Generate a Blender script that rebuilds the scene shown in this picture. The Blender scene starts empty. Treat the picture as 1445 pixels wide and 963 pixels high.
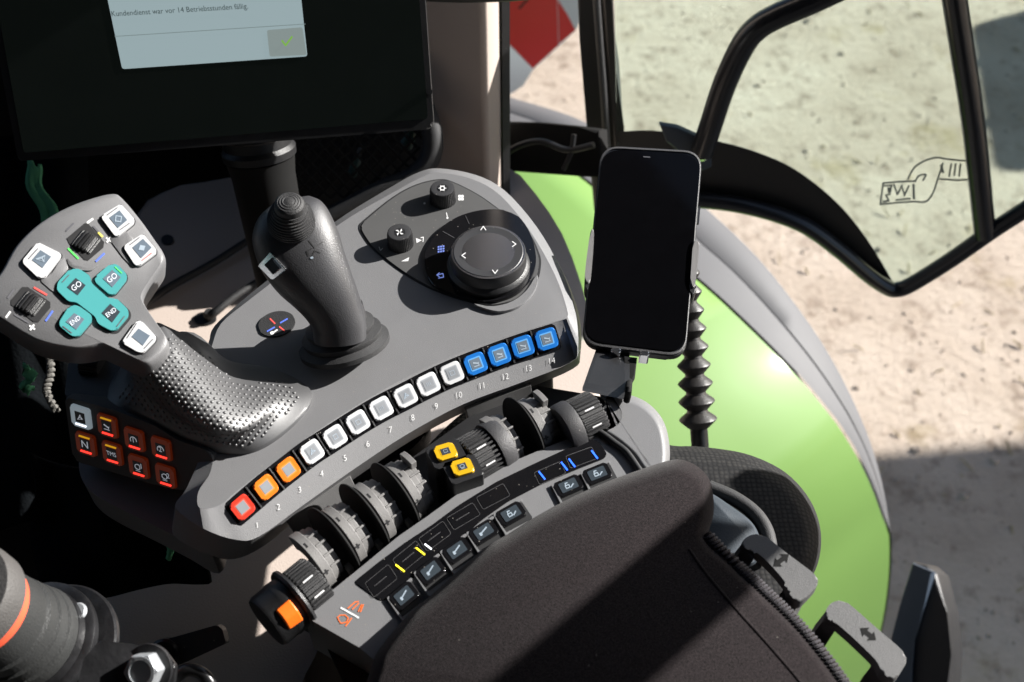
import bpy, bmesh, math, random
from mathutils import Vector, Matrix
from mathutils.bvhtree import BVHTree
random.seed(7)
R = math.radians
sc = bpy.context.scene
COL = sc.collection

# ---------------------------------------------------------------- camera model (photo is 1445 x 963)
W, H, F = 1445.0, 963.0, 1605.0
PITCH = R(50)
CAM = Vector((0, 0, .70))
CD = Vector((0, math.cos(PITCH), -math.sin(PITCH)))
CU = Vector((0, math.sin(PITCH), math.cos(PITCH)))
CX = Vector((1, 0, 0))
LAT = Vector((.81, .58, 0)).normalized()          # tractor's right
FWD = Vector((-LAT.y, LAT.x, 0))                  # tractor's forward
UP = Vector((0, 0, 1))
def ray(a, b): return CD + CX*((a-W/2)/F) + CU*((H/2-b)/F)
def P(a, b, z):
    r = ray(a, b); return CAM + r*((z-CAM.z)/r.z)
def Q(a, b, dep): return CAM + ray(a, b)*dep
class Pl:
    def __init__(s, pt, n):
        s.p = pt; s.nn = n.normalized()
        if s.nn.dot(CAM-pt) < 0: s.nn = -s.nn
    def at(s, a, b):
        r = ray(a, b); return CAM + r*((s.p-CAM).dot(s.nn)/r.dot(s.nn))
    def n(s, a, b): return s.nn
def PlZ(z): return Pl(Vector((0, 0, z)), UP)
def Pl3(A, B, C_): return Pl(A, (B-A).cross(C_-A))
class Slope:                                       # falls away below a crest line
    def __init__(s, crest, k, z0=0): s.c = crest; s.k = k; s.z0 = z0
    def d(s, a, b):
        best = 1e9
        for (x0, y0), (x1, y1) in zip(s.c, s.c[1:]):
            dx, dy = x1-x0, y1-y0; L2 = dx*dx+dy*dy
            t = max(0, min(1, ((a-x0)*dx+(b-y0)*dy)/L2))
            ex, ey = a-x0-t*dx, b-y0-t*dy
            dd = math.hypot(ex, ey)
            if dd < abs(best): best = dd if (dx*(b-y0)-dy*(a-x0)) > 0 else -dd
        return best
    def at(s, a, b): return P(a, b, s.z0 - s.k*max(0, s.d(a, b)))
    def n(s, a, b):
        p = s.at(a, b); q = s.at(a+3, b)-p; r = s.at(a, b+3)-p
        v = q.cross(r).normalized()
        return v if v.dot(CAM-p) > 0 else -v

# ---------------------------------------------------------------- materials
def mat(name, col, rough=.5, metal=0, bump=0, bscale=900, var=0, vscale=6, spec=.5, coat=0, emit=None, es=0, sheen=0,
        dust=0, dscale=260, aniso=None):
    m = bpy.data.materials.new(name); m.use_nodes = True
    nt = m.node_tree; b = nt.nodes['Principled BSDF']
    c = (*col, 1)
    b.inputs['Base Color'].default_value = c
    b.inputs['Roughness'].default_value = rough; b.inputs['Metallic'].default_value = metal
    b.inputs['Specular IOR Level'].default_value = spec
    b.inputs['Coat Weight'].default_value = coat; b.inputs['Coat Roughness'].default_value = .12
    if sheen:
        b.inputs['Sheen Weight'].default_value = sheen; b.inputs['Sheen Roughness'].default_value = .5
    if emit:
        b.inputs['Emission Color'].default_value = (*emit, 1); b.inputs['Emission Strength'].default_value = es
    tc = nt.nodes.new('ShaderNodeTexCoord')
    src = None
    if var:
        n = nt.nodes.new('ShaderNodeTexNoise'); n.inputs['Scale'].default_value = vscale; n.inputs['Detail'].default_value = 8
        n.inputs['Roughness'].default_value = .65
        nt.links.new(tc.outputs['Object'], n.inputs['Vector'])
        mx = nt.nodes.new('ShaderNodeMix'); mx.data_type = 'RGBA'
        mx.inputs[6].default_value = (*[v*(1-var) for v in col], 1); mx.inputs[7].default_value = (*[min(1, v*(1+var)) for v in col], 1)
        cr = nt.nodes.new('ShaderNodeMapRange'); k_ = .16 if var > .5 else .5; cr.inputs[1].default_value = .5-k_; cr.inputs[2].default_value = .5+k_
        nt.links.new(n.outputs['Fac'], cr.inputs[0]); nt.links.new(cr.outputs[0], mx.inputs[0]); src = mx.outputs[2]
        rr = nt.nodes.new('ShaderNodeMapRange'); rr.inputs[3].default_value = max(0, rough-.08); rr.inputs[4].default_value = min(1, rough+.08)
        nt.links.new(n.outputs['Fac'], rr.inputs[0]); nt.links.new(rr.outputs[0], b.inputs['Roughness'])
    if dust:
        v = nt.nodes.new('ShaderNodeTexVoronoi'); v.inputs['Scale'].default_value = dscale; v.inputs['Randomness'].default_value = 1
        nt.links.new(tc.outputs['Object'], v.inputs['Vector'])
        lt = nt.nodes.new('ShaderNodeMath'); lt.operation = 'LESS_THAN'; lt.inputs[1].default_value = .14
        nt.links.new(v.outputs['Distance'], lt.inputs[0])
        n2 = nt.nodes.new('ShaderNodeTexWhiteNoise'); nt.links.new(v.outputs['Position'], n2.inputs['Vector'])
        gt = nt.nodes.new('ShaderNodeMath'); gt.operation = 'GREATER_THAN'; gt.inputs[1].default_value = 1-dust
        nt.links.new(n2.outputs['Value'], gt.inputs[0])
        mu = nt.nodes.new('ShaderNodeMath'); mu.operation = 'MULTIPLY'
        nt.links.new(lt.outputs[0], mu.inputs[0]); nt.links.new(gt.outputs[0], mu.inputs[1])
        mx2 = nt.nodes.new('ShaderNodeMix'); mx2.data_type = 'RGBA'
        mx2.inputs[6].default_value = c; mx2.inputs[7].default_value = (.20, .185, .165, 1)
        if src: nt.links.new(src, mx2.inputs[6])
        nt.links.new(mu.outputs[0], mx2.inputs[0]); src = mx2.outputs[2]
    if src: nt.links.new(src, b.inputs['Base Color'])
    if bump:
        n = nt.nodes.new('ShaderNodeTexNoise'); n.inputs['Scale'].default_value = bscale; n.inputs['Detail'].default_value = 3
        nt.links.new(tc.outputs['Object'], n.inputs['Vector'])
        bp = nt.nodes.new('ShaderNodeBump'); bp.inputs['Strength'].default_value = bump; bp.inputs['Distance'].default_value = .001
        nt.links.new(n.outputs['Fac'], bp.inputs['Height']); nt.links.new(bp.outputs['Normal'], b.inputs['Normal'])
    return m
M = {}
M['grey'] = mat('grey_plastic', (.152, .152, .156), .48, bump=.25, bscale=1500, var=.06, vscale=30, dust=.10, dscale=300)
M['greyhead'] = mat('grey_lever_plastic', (.142, .142, .146), .42, bump=.25, bscale=1600, var=.06, vscale=40)
M['greydark'] = mat('charcoal_plastic', (.045, .044, .046), .5, bump=.5, bscale=1300, var=.12, vscale=30, dust=.08)
M['greymid'] = mat('mid_grey_plastic', (.17, .165, .161), .5, bump=.3, bscale=1400, var=.08, vscale=50)
M['black'] = mat('black_plastic', (.012, .012, .013), .42, bump=.3, bscale=1500, var=.15, vscale=30)
M['blackmatt'] = mat('black_rubber', (.017, .017, .018), .62, bump=.5, bscale=1200, var=.2, vscale=40)
M['grip'] = mat('grip_rubber', (.036, .036, .039), .46, bump=.22, bscale=1100, var=.1, vscale=40)
M['dimple'] = mat('dimpled_rubber', (.055, .055, .057), .46, spec=1.0, bump=.12, bscale=1500, var=.1, vscale=40)
M['gloss'] = mat('gloss_black', (.006, .006, .007), .10, spec=.5, var=.2, vscale=40, dust=.22, dscale=330)
M['phoneglass'] = mat('phone_glass', (.002, .002, .0025), .08, spec=.15, var=.3, vscale=60)
M['screenglass'] = mat('screen_glass', (.004, .005, .0045), .22, spec=.22, emit=(.011, .015, .013), es=.09, var=.5, vscale=25)
M['panel'] = mat('climate_panel', (.082, .082, .082), .33, spec=.5, var=.1, vscale=20, dust=.12, dscale=340)
M['dialtop'] = mat('dial_top', (.035, .035, .037), .42, bump=.2, bscale=1700, dust=.08, dscale=330)
M['white'] = mat('white_key', (.50, .505, .515), .25, coat=.4)
M['lightgrey'] = mat('pale_grey_key', (.34, .40, .44), .3, coat=.3, emit=(.6, .72, .8), es=.10)
M['display'] = mat('key_display', (.11, .14, .175), .30, spec=.5, var=.08, vscale=200)
M['displaydark'] = mat('key_display_dark', (.035, .045, .055), .25)
M['displaygrey'] = mat('key_display_grey', (.20, .21, .225), .35, var=.1, vscale=300)
M['teal'] = mat('turquoise_key', (.062, .275, .28), .22, coat=.5)
M['red'] = mat('red_key', (.50, .035, .02), .2, coat=.6)
M['orange'] = mat('orange_key', (.62, .155, .015), .2, coat=.6)
M['blue'] = mat('blue_key', (.012, .125, .42), .18, coat=.6)
M['yellow'] = mat('yellow_key', (.56, .33, .012), .22, coat=.5)
M['amber'] = mat('amber_backlit_key', (.095, .014, .003), .28, coat=.3, emit=(.55, .06, .008), es=.03)
M['rocker'] = mat('orange_rocker', (.90, .16, .012), .4, bump=.1)
M['ledred'] = mat('red_led', (.5, .02, .02), .3, emit=(1, .03, .02), es=1.0)
M['ledyellow'] = mat('yellow_led', (.5, .4, .02), .3, emit=(1, .78, .03), es=.9)
M['ledamber'] = mat('dim_yellow_led', (.35, .22, .01), .3, emit=(.8, .4, .01), es=.25)
M['ledblue'] = mat('blue_led', (.02, .05, .5), .3, emit=(.02, .12, 1), es=1.1)
M['ledwhite'] = mat('white_led', (.6, .6, .6), .3, emit=(.85, .88, 1), es=.8)
M['iconblue'] = mat('touch_icon', (.05, .07, .2), .3, emit=(.25, .35, .9), es=.25)
M['glyph'] = mat('glyph_lit', (.55, .58, .62), .4, emit=(.8, .85, .95), es=.12)
M['glyphdim'] = mat('glyph_dim', (.30, .36, .42), .4)
M['print'] = mat('white_print', (.66, .66, .66), .5)
M['printgreen'] = mat('green_print', (.10, .62, .12), .4)
M['printblue'] = mat('blue_print', (.10, .17, .70), .4)
M['printred'] = mat('red_print', (.75, .09, .08), .4)
M['printgrey'] = mat('grey_print', (.10, .10, .11), .4)
M['printyellow'] = mat('yellow_print', (.70, .62, .15), .4)
M['printorange'] = mat('orange_print', (.80, .15, .02), .5)
M['printdark'] = mat('dark_print', (.012, .012, .013), .6)
M['handle'] = mat('handle_plastic', (.098, .097, .097), .5, bump=.3, bscale=1400, var=.08, vscale=50)
M['whitepale'] = mat('white_key_frame', (.24, .255, .275), .3, coat=.3)
M['dialrim'] = mat('dial_rim_metal', (.34, .34, .35), .26, metal=1)
M['bluepale'] = mat('blue_key_highlight', (.10, .31, .62), .2, coat=.5)  # paler colours paint in the inner bevel highlights of the coloured keys
M['orangepale'] = mat('orange_key_highlight', (.66, .23, .05), .2, coat=.5)
M['redpale'] = mat('red_key_highlight', (.56, .085, .055), .2, coat=.5)
M['chrome'] = mat('brushed_metal', (.62, .63, .66), .22, metal=1, var=.08, vscale=60)
M['zinc'] = mat('zinc_bolt', (.42, .44, .46), .32, metal=.45, var=.2, vscale=90, bump=.2, bscale=300)
M['rim'] = mat('dark_metal_rim', (.10, .10, .105), .38, metal=1)
M['beige'] = mat('beige_trim', (.48, .405, .355), .6, bump=.3, bscale=500, var=.05, vscale=9)
M['cloth'] = mat('black_fleece', (.0145, .0112, .0118), .95, bump=.45, bscale=1700, var=.95, vscale=1000, spec=.05, sheen=.10, dust=.012, dscale=420)
M['seam'] = mat('seam_thread', (.028, .025, .030), .9, bump=.8, bscale=900, var=.3, vscale=300, spec=.1, sheen=.3)
M['seatplastic'] = mat('seat_shell_plastic', (.014, .023, .033), .75, bump=.3, bscale=900, var=.1, vscale=20)
M['jacket'] = mat('dark_jacket_cloth', (.0045, .0055, .0065), .95, bump=.8, bscale=300, var=.4, vscale=40, spec=.05)
M['green_cloth'] = mat('green_cloth', (.13, .44, .24), .9, bump=.6, bscale=300, var=.3, vscale=40, spec=.1)
M['cord'] = mat('twisted_cord', (.12, .115, .105), .9, bump=.6, bscale=500)
M['fender'] = mat('green_paint', (.132, .240, .060), .55, spec=.25, coat=.22, var=.06, vscale=3)
M['fendergrey'] = mat('grey_fender_plastic', (.085, .085, .09), .7, bump=.2, bscale=300, var=.06, vscale=5)
M['signred'] = mat('red_reflective', (.62, .016, .018), .35, var=.05, vscale=5)
M['signwhite'] = mat('white_reflective', (.62, .68, .72), .4)
M['frit'] = mat('black_frit', (.012, .011, .011), .38, var=.1, vscale=20)
M['tube'] = mat('black_tube_paint', (.012, .013, .016), .30, coat=.3, var=.1, vscale=20)
M['bluegrey'] = mat('blue_black_paint', (.035, .05, .072), .42, var=.1, vscale=6)
M['steelblack'] = mat('worn_black_steel', (.011, .011, .012), .36, metal=0, bump=.5, bscale=160, var=.6, vscale=25)
M['bellow'] = mat('grey_rubber', (.030, .031, .031), .42, bump=.4, bscale=700, var=.15, vscale=30)
M['capgrey'] = mat('grey_cap_rubber', (.060, .057, .055), .6, bump=.6, bscale=700, var=.2, vscale=30)
M['orangering'] = mat('orange_ring', (.75, .10, .045), .5, bump=.2, var=.15, vscale=60)
M['boot'] = mat('bellows_rubber', (.022, .020, .019), .45, bump=.3, bscale=300, var=.3, vscale=30)
M['net'] = mat('net_cord', (.006, .006, .006), .8, spec=.2)
M['cabdark'] = mat('cab_lining', (.02, .02, .02), .9)
M['floor'] = mat('cab_floor_mat', (.012, .012, .012), .85, bump=.5, bscale=200, var=.3, vscale=20)
M['shadewood'] = mat('shade_caster_boards', (.16, .11, .07), .8, bump=.5, bscale=60, var=.4, vscale=4)  # boards of the unseen blocks added to shade the yard
M['etched'] = mat('etched_grey', (.30, .34, .31), .7)
M['straw'] = mat('straw', (.40, .32, .20), .8, var=.3, vscale=3)
M['stone'] = mat('stone', (.40, .33, .27), .9, var=.35, vscale=6)
M['leafdim'] = mat('leaf_green', (.05, .22, .04), .6)
M['sage'] = mat('pale_green_bottle', (.07, .14, .12), .3)
def mat_screen():
    return mat('lit_dialog', (.05, .05, .05), .3, emit=(.30, .39, .41), es=.36)
M['dialog'] = mat_screen()
M['dialogline'] = mat('dialog_line', (.05, .06, .06), .4, emit=(.10, .13, .13), es=.6)
M['dialogkey'] = mat('dialog_key', (.05, .05, .05), .4, emit=(.27, .33, .32), es=.30)
M['checkgreen'] = mat('check_green', (.04, .08, .01), .4, emit=(.10, .22, .03), es=.7)
M['dialogtext'] = mat('dialog_text', (.01, .015, .015), .4, emit=(.02, .03, .03), es=.5)
def glass(name, tint, rough=.0):
    m = bpy.data.materials.new(name); m.use_nodes = True; nt = m.node_tree; nt.nodes.clear()
    o = nt.nodes.new('ShaderNodeOutputMaterial'); t = nt.nodes.new('ShaderNodeBsdfTransparent'); t.inputs[0].default_value = (*tint, 1)
    g = nt.nodes.new('ShaderNodeBsdfGlossy'); g.inputs['Roughness'].default_value = .03; g.inputs[0].default_value = (.9, .95, 1, 1)
    f = nt.nodes.new('ShaderNodeFresnel'); f.inputs[0].default_value = 1.18
    mx = nt.nodes.new('ShaderNodeMixShader')
    nt.links.new(f.outputs[0], mx.inputs[0]); nt.links.new(t.outputs[0], mx.inputs[1]); nt.links.new(g.outputs[0], mx.inputs[2])
    nt.links.new(mx.outputs[0], o.inputs[0]); return m
M['glass'] = glass('tinted_window_glass', (.85, .935, .90))
def mat_ground():
    m = mat('dirt', (.4, .3, .24), .95, spec=.1); nt = m.node_tree; b = nt.nodes['Principled BSDF']
    tc = nt.nodes.new('ShaderNodeTexCoord')
    def noise(s, d=8, r=.6):
        n = nt.nodes.new('ShaderNodeTexNoise'); n.inputs['Scale'].default_value = s; n.inputs['Detail'].default_value = d; n.inputs['Roughness'].default_value = r
        nt.links.new(tc.outputs['Object'], n.inputs['Vector']); return n
    def ramp(src, stops):
        r = nt.nodes.new('ShaderNodeValToRGB'); e = r.color_ramp.elements
        e[0].position, e[0].color = stops[0][0], (*stops[0][1], 1); e[1].position, e[1].color = stops[1][0], (*stops[1][1], 1)
        for p_, c_ in stops[2:]:
            k = e.new(p_); k.color = (*c_, 1)
        nt.links.new(src, r.inputs[0]); return r
    n1 = noise(2.2); r1 = ramp(n1.outputs['Fac'], [(.3, (.38, .305, .24)), (.72, (.56, .475, .395)), (.5, (.49, .405, .33))])
    n2 = noise(14, 10, .7); r2 = ramp(n2.outputs['Fac'], [(.33, (.22, .16, .12)), (.47, (1, 1, 1))])
    mx = nt.nodes.new('ShaderNodeMix'); mx.data_type = 'RGBA'; mx.blend_type = 'MULTIPLY'; mx.inputs[0].default_value = .55
    nt.links.new(r1.outputs[0], mx.inputs[6]); nt.links.new(r2.outputs[0], mx.inputs[7])
    n3 = noise(5, 6); r3 = ramp(n3.outputs['Fac'], [(.60, (0, 0, 0)), (.72, (1, 1, 1))])
    mx2 = nt.nodes.new('ShaderNodeMix'); mx2.data_type = 'RGBA'; mx2.inputs[7].default_value = (.30, .235, .12, 1)
    sca = nt.nodes.new('ShaderNodeMath'); sca.operation = 'MULTIPLY'; sca.inputs[1].default_value = .5
    nt.links.new(r3.outputs[0], sca.inputs[0]); nt.links.new(sca.outputs[0], mx2.inputs[0]); nt.links.new(mx.outputs[2], mx2.inputs[6])
    nt.links.new(mx2.outputs[2], b.inputs['Base Color'])
    n4 = noise(30, 12, .75)
    bp = nt.nodes.new('ShaderNodeBump'); bp.inputs['Strength'].default_value = .55; bp.inputs['Distance'].default_value = .03
    nt.links.new(n4.outputs['Fac'], bp.inputs['Height']); nt.links.new(bp.outputs['Normal'], b.inputs['Normal'])
    return m
M['dirt'] = mat_ground()
def mat_honey(name='honeycomb_fabric', k=1):
    m = mat(name, (.02, .02, .02), .8, spec=.2); nt = m.node_tree; b = nt.nodes['Principled BSDF']
    tc = nt.nodes.new('ShaderNodeTexCoord')
    v = nt.nodes.new('ShaderNodeTexVoronoi'); v.inputs['Scale'].default_value = 240; v.inputs['Randomness'].default_value = .25
    nt.links.new(tc.outputs['Object'], v.inputs['Vector'])
    r = nt.nodes.new('ShaderNodeValToRGB'); r.color_ramp.elements[0].position = .25; r.color_ramp.elements[0].color = (.026*k, .025*k, .024*k, 1)
    r.color_ramp.elements[1].position = .55; r.color_ramp.elements[1].color = (.0115, .0115, .0122, 1)
    nt.links.new(v.outputs['Distance'], r.inputs[0]); nt.links.new(r.outputs[0], b.inputs['Base Color'])
    bp = nt.nodes.new('ShaderNodeBump'); bp.inputs['Strength'].default_value = .35; bp.inputs['Distance'].default_value = .0015; bp.invert = True
    nt.links.new(v.outputs['Distance'], bp.inputs['Height']); nt.links.new(bp.outputs['Normal'], b.inputs['Normal'])
    return m
M['honey'] = mat_honey(); M['honeylight'] = mat_honey('braided_sleeve', 4)

# ---------------------------------------------------------------- builders
def link(name, me, parent=None):
    o = bpy.data.objects.new(name, me); COL.objects.link(o)
    if parent is not None:
        o.parent = parent
        o.matrix_parent_inverse = Matrix.Translation(-parent.location)
    return o
def tag(o, label=None, cat=None, group=None, kind=None):
    if label: o['label'] = label
    if cat: o['category'] = cat
    if group: o['group'] = group
    if kind: o['kind'] = kind
    return o
def thing(name, label, cat, loc=(0, 0, 0), group=None):
    o = bpy.data.objects.new(name, None); o.location = loc; o.empty_display_size = .02; COL.objects.link(o)
    return tag(o, label, cat, group)
def rpoly(pts, r=6, n=4):
    """round the corners of a pixel polygon"""
    out = []; N = len(pts)
    for i in range(N):
        a, b, c = Vector(pts[i-1]), Vector(pts[i]), Vector(pts[(i+1) % N])
        u, v = a-b, c-b
        lu, lv = u.length, v.length
        k = min(r, lu*.48, lv*.48)
        s, e = b+u/lu*k, b+v/lv*k
        for j in range(n+1):
            t = j/n; out.append(tuple(s*(1-t)**2 + b*2*t*(1-t) + e*t*t))
    return out
def smooth(pts, n=6, closed=True):
    """Catmull-Rom through points of any dimension"""
    N = len(pts); P_ = [Vector(p) for p in pts]; out = []
    rng = range(N) if closed else range(N-1)
    for i in rng:
        if closed: p0, p1, p2, p3 = P_[i-1], P_[i], P_[(i+1) % N], P_[(i+2) % N]
        else: p0, p1, p2, p3 = P_[max(0, i-1)], P_[i], P_[i+1], P_[min(N-1, i+2)]
        for j in range(n):
            t = j/n
            out.append(.5*((2*p1) + (p2-p0)*t + (2*p0-5*p1+4*p2-p3)*t*t + (3*p1-p0-3*p2+p3)*t**3))
    if not closed: out.append(P_[-1])
    return [tuple(v) for v in out]
def quad(c, u, v, r=None, n=4):
    """quad round centre c with full side vectors u, v (pixels)"""
    c, u, v = Vector(c), Vector(u)/2, Vector(v)/2
    q = [tuple(c-u-v), tuple(c+u-v), tuple(c+u+v), tuple(c-u+v)]
    return rpoly(q, r, n) if r else q
class MB:
    def __init__(s): s.v = []; s.f = []; s.m = []; s.mats = []; s.lift = 0
    def mi(s, m):
        if m not in s.mats: s.mats.append(m)
        return s.mats.index(m)
    def poly3(s, pts, m):
        i = len(s.v); s.v += [Vector(p) for p in pts]; s.f.append(list(range(i, i+len(pts)))); s.m.append(s.mi(m))
    def poly(s, pts, surf, h, m):
        s.lift += 1e-6
        s.poly3([surf.at(*p)+surf.n(*p)*(h+s.lift) for p in pts], m)
    def stroke(s, pts, w, surf, h, m, closed=False):
        pts = [Vector(p) for p in pts]
        seg = list(zip(pts, pts[1:])) + ([(pts[-1], pts[0])] if closed else [])
        for a, b in seg:
            d = (b-a); L = d.length
            if L < 1e-6: continue
            d /= L; n = Vector((-d.y, d.x))*w/2; e = d*w*.35
            s.poly([a-e-n, b+e-n, b+e+n, a-e+n], surf, h, m)
    def mesh3(s, verts, faces, m):
        i = len(s.v); s.v += [Vector(p) for p in verts]; k = s.mi(m)
        for f in faces: s.f.append([i+j for j in f]); s.m.append(k)
    def text(s, txt, c, u, v, surf, h, m, align='CENTER', thin=0):
        """u = pixel vector of one em to the right, v = one em up"""
        cu = bpy.data.curves.new('t', 'FONT'); cu.body = txt; cu.align_x = align; cu.align_y = 'CENTER' ; cu.resolution_u = 3; cu.size = 1; cu.offset = -thin
        ob = bpy.data.objects.new('t', cu); COL.objects.link(ob)
        dg = bpy.context.evaluated_depsgraph_get(); me = bpy.data.meshes.new_from_object(ob.evaluated_get(dg))
        s.lift += 1e-6; i = len(s.v); k = s.mi(m)
        for w in me.vertices:
            px = (c[0]+u[0]*w.co.x+v[0]*w.co.y, c[1]+u[1]*w.co.x+v[1]*w.co.y)
            s.v.append(surf.at(*px)+surf.n(*px)*(h+s.lift))
        for f in me.polygons: s.f.append([i+j for j in f.vertices]); s.m.append(k)
        bpy.data.objects.remove(ob); bpy.data.curves.remove(cu); bpy.data.meshes.remove(me)
    def build(s, name, parent=None, smoothang=None, recalc=False):
        me = bpy.data.meshes.new(name); me.from_pydata(s.v, [], s.f)
        for m in s.mats: me.materials.append(M[m])
        me.polygons.foreach_set('material_index', s.m)
        if recalc:
            bm = bmesh.new(); bm.from_mesh(me); bmesh.ops.recalc_face_normals(bm, faces=bm.faces); bm.to_mesh(me); bm.free()
        if smoothang:
            me.shade_smooth(); me.set_sharp_from_angle(angle=R(smoothang))
        me.update(); return link(name, me, parent)
def finish(bm, name, m, parent, ang=40, doubles=False):
    if doubles: bmesh.ops.remove_doubles(bm, verts=bm.verts, dist=1e-6)
    bmesh.ops.recalc_face_normals(bm, faces=bm.faces)
    me = bpy.data.meshes.new(name); bm.to_mesh(me); bm.free(); me.materials.append(M[m])
    me.shade_smooth(); me.set_sharp_from_angle(angle=R(ang))
    return link(name, me, parent)
def wn(o):
    w_ = o.modifiers.new('weighted', 'WEIGHTED_NORMAL'); w_.mode = 'FACE_AREA'; w_.weight = 100; w_.keep_sharp = True; return o
def bevel_mod(o, w, seg=3, ang=28):
    b = o.modifiers.new('bevel', 'BEVEL'); b.width = w; b.segments = seg; b.limit_method = 'ANGLE'; b.angle_limit = R(ang); b.harden_normals = True
    return o
def slab(name, pts, surf, h0, h1, m, parent=None, bev=0, seg=2, both=False, bm=None, draft=0):
    """pixel polygon laid on a surface and given thickness from h0 to h1 along its normal"""
    own = bm is None
    if own: bm = bmesh.new()
    top = []; bot = []
    for p in pts:
        x, n = surf.at(*p), surf.n(*p)
        top.append(bm.verts.new(x+n*h1)); bot.append(bm.verts.new(x+n*h0))
    if draft:
        c = sum((v.co for v in bot), Vector())/len(bot)
        for v in bot: v.co = c + (v.co-c)*(1+draft)
    ft = bm.faces.new(top); fb = bm.faces.new(bot[::-1]); N = len(pts)
    for i in range(N): bm.faces.new((top[i], bot[i], bot[(i+1) % N], top[(i+1) % N]))
    if bev:
        ed = list(ft.edges) + (list(fb.edges) if both else [])
        bmesh.ops.bevel(bm, geom=ed, offset=bev, segments=seg, profile=.5, affect='EDGES', clamp_overlap=True)
    if not own: return None
    return wn(finish(bm, name, m, parent))
def prism(name, pts3, off, m, parent=None, bev=0, seg=2, bm=None):
    own = bm is None
    if own: bm = bmesh.new()
    a = [bm.verts.new(Vector(p)) for p in pts3]; b = [bm.verts.new(Vector(p)+off) for p in pts3]; N = len(a)
    fa = bm.faces.new(a); fb = bm.faces.new(b[::-1])
    for i in range(N): bm.faces.new((a[i], b[i], b[(i+1) % N], a[(i+1) % N]))
    if bev:
        bmesh.ops.bevel(bm, geom=list(set(fa.edges) | set(fb.edges)), offset=bev, segments=seg, profile=.5, affect='EDGES', clamp_overlap=True)
    return finish(bm, name, m, parent) if own else None
def box_frame(bm, o, ex, ey, ez, bev=0):
    """solid box: corner o, edge vectors"""
    v = [bm.verts.new(o+ex*i+ey*j+ez*k) for i in (0, 1) for j in (0, 1) for k in (0, 1)]
    fs = [bm.faces.new([v[i] for i in f]) for f in ((0, 1, 3, 2), (4, 6, 7, 5), (0, 4, 5, 1), (2, 3, 7, 6), (0, 2, 6, 4), (1, 5, 7, 3))]
    if bev: bmesh.ops.bevel(bm, geom=list({e for f in fs for e in f.edges}), offset=bev, segments=2, profile=.5, affect='EDGES', clamp_overlap=True)
def loft(name, rings, m, parent=None, cap0=True, cap1=True, ang=40, bm=None, closed=True):
    own = bm is None
    if own: bm = bmesh.new()
    vs = [[bm.verts.new(Vector(p)) for p in r] for r in rings]; N = len(rings[0])
    for A, B in zip(vs, vs[1:]):
        for i in range(N if closed else N-1): bm.faces.new((A[i], A[(i+1) % N], B[(i+1) % N], B[i]))
    if cap0: bm.faces.new(vs[0])
    if cap1: bm.faces.new(vs[-1][::-1])
    return finish(bm, name, m, parent, ang) if own else None
def basis(ax):
    ax = ax.normalized(); t = UP if abs(ax.z) < .9 else Vector((0, 1, 0))
    u = t.cross(ax).normalized(); return u, ax.cross(u).normalized(), ax
def lathe(name, c, ax, prof, m, parent=None, seg=48, ang=35, bm=None):
    u, v, ax = basis(ax)
    rings = [[c+ax*h+(u*math.cos(t)+v*math.sin(t))*r for t in [2*math.pi*i/seg for i in range(seg)]] for r, h in prof]
    return loft(name, rings, m, parent, ang=ang, bm=bm)
def tube(name, pts, rad, m, parent=None, seg=12, n=6, bm=None, sm=True):
    pts = [Vector(p) for p in pts]
    if sm and len(pts) > 2: pts = [Vector(p) for p in smooth([tuple(p) for p in pts], n, False)]
    N = len(pts); rad = rad if isinstance(rad, (list, tuple)) else [rad]*2
    T = [(pts[min(i+1, N-1)]-pts[max(i-1, 0)]).normalized() for i in range(N)]
    u = basis(T[0])[0]; rings = []
    for i in range(N):
        u = (u-T[i]*u.dot(T[i])).normalized(); w = T[i].cross(u)
        f = i/(N-1)*(len(rad)-1); k = min(int(f), len(rad)-2); r = rad[k]+(rad[k+1]-rad[k])*(f-k)
        rings.append([pts[i]+(u*math.cos(2*math.pi*j/seg)+w*math.sin(2*math.pi*j/seg))*r for j in range(seg)])
    return loft(name, rings, m, parent, bm=bm)
def gear(name, c, ax, r, length, n, depth, m, parent=None, duty=.5):
    """knurled wheel: ridges run along its axis"""
    u, v, ax = basis(ax); ring = []
    for i in range(n):
        for t, rr in ((0, r-depth), (.12, r), (duty, r), (duty+.12, r-depth)):
            a = 2*math.pi*(i+t)/n; ring.append((u*math.cos(a)+v*math.sin(a))*rr)
    k = .0012
    rings = [[c+p*.94-ax*length/2 for p in ring], [c+p-ax*(length/2-k) for p in ring], [c+p+ax*(length/2-k) for p in ring], [c+p*.94+ax*length/2 for p in ring]]
    return loft(name, rings, m, parent, ang=25)
def pxr(a, b, z, px):
    """radius in metres of px pixels at that place"""
    return (P(a, b, z)-CAM).dot(CD)/F*px
#@@SETTING
# ================================================================ SETTING
SUN = Vector((.92, .38, 0)).normalized(); ELEV = R(26)
SUN = SUN*math.cos(ELEV) + UP*math.sin(ELEV)
GZ = -1.9
bm = bmesh.new()
bmesh.ops.create_grid(bm, x_segments=1, y_segments=1, size=150, matrix=Matrix.Translation((0, 0, GZ)))
tag(finish(bm, 'ground', 'dirt', None), kind='structure')
def ab(a, b, z): return LAT*a + FWD*b + UP*z
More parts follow.
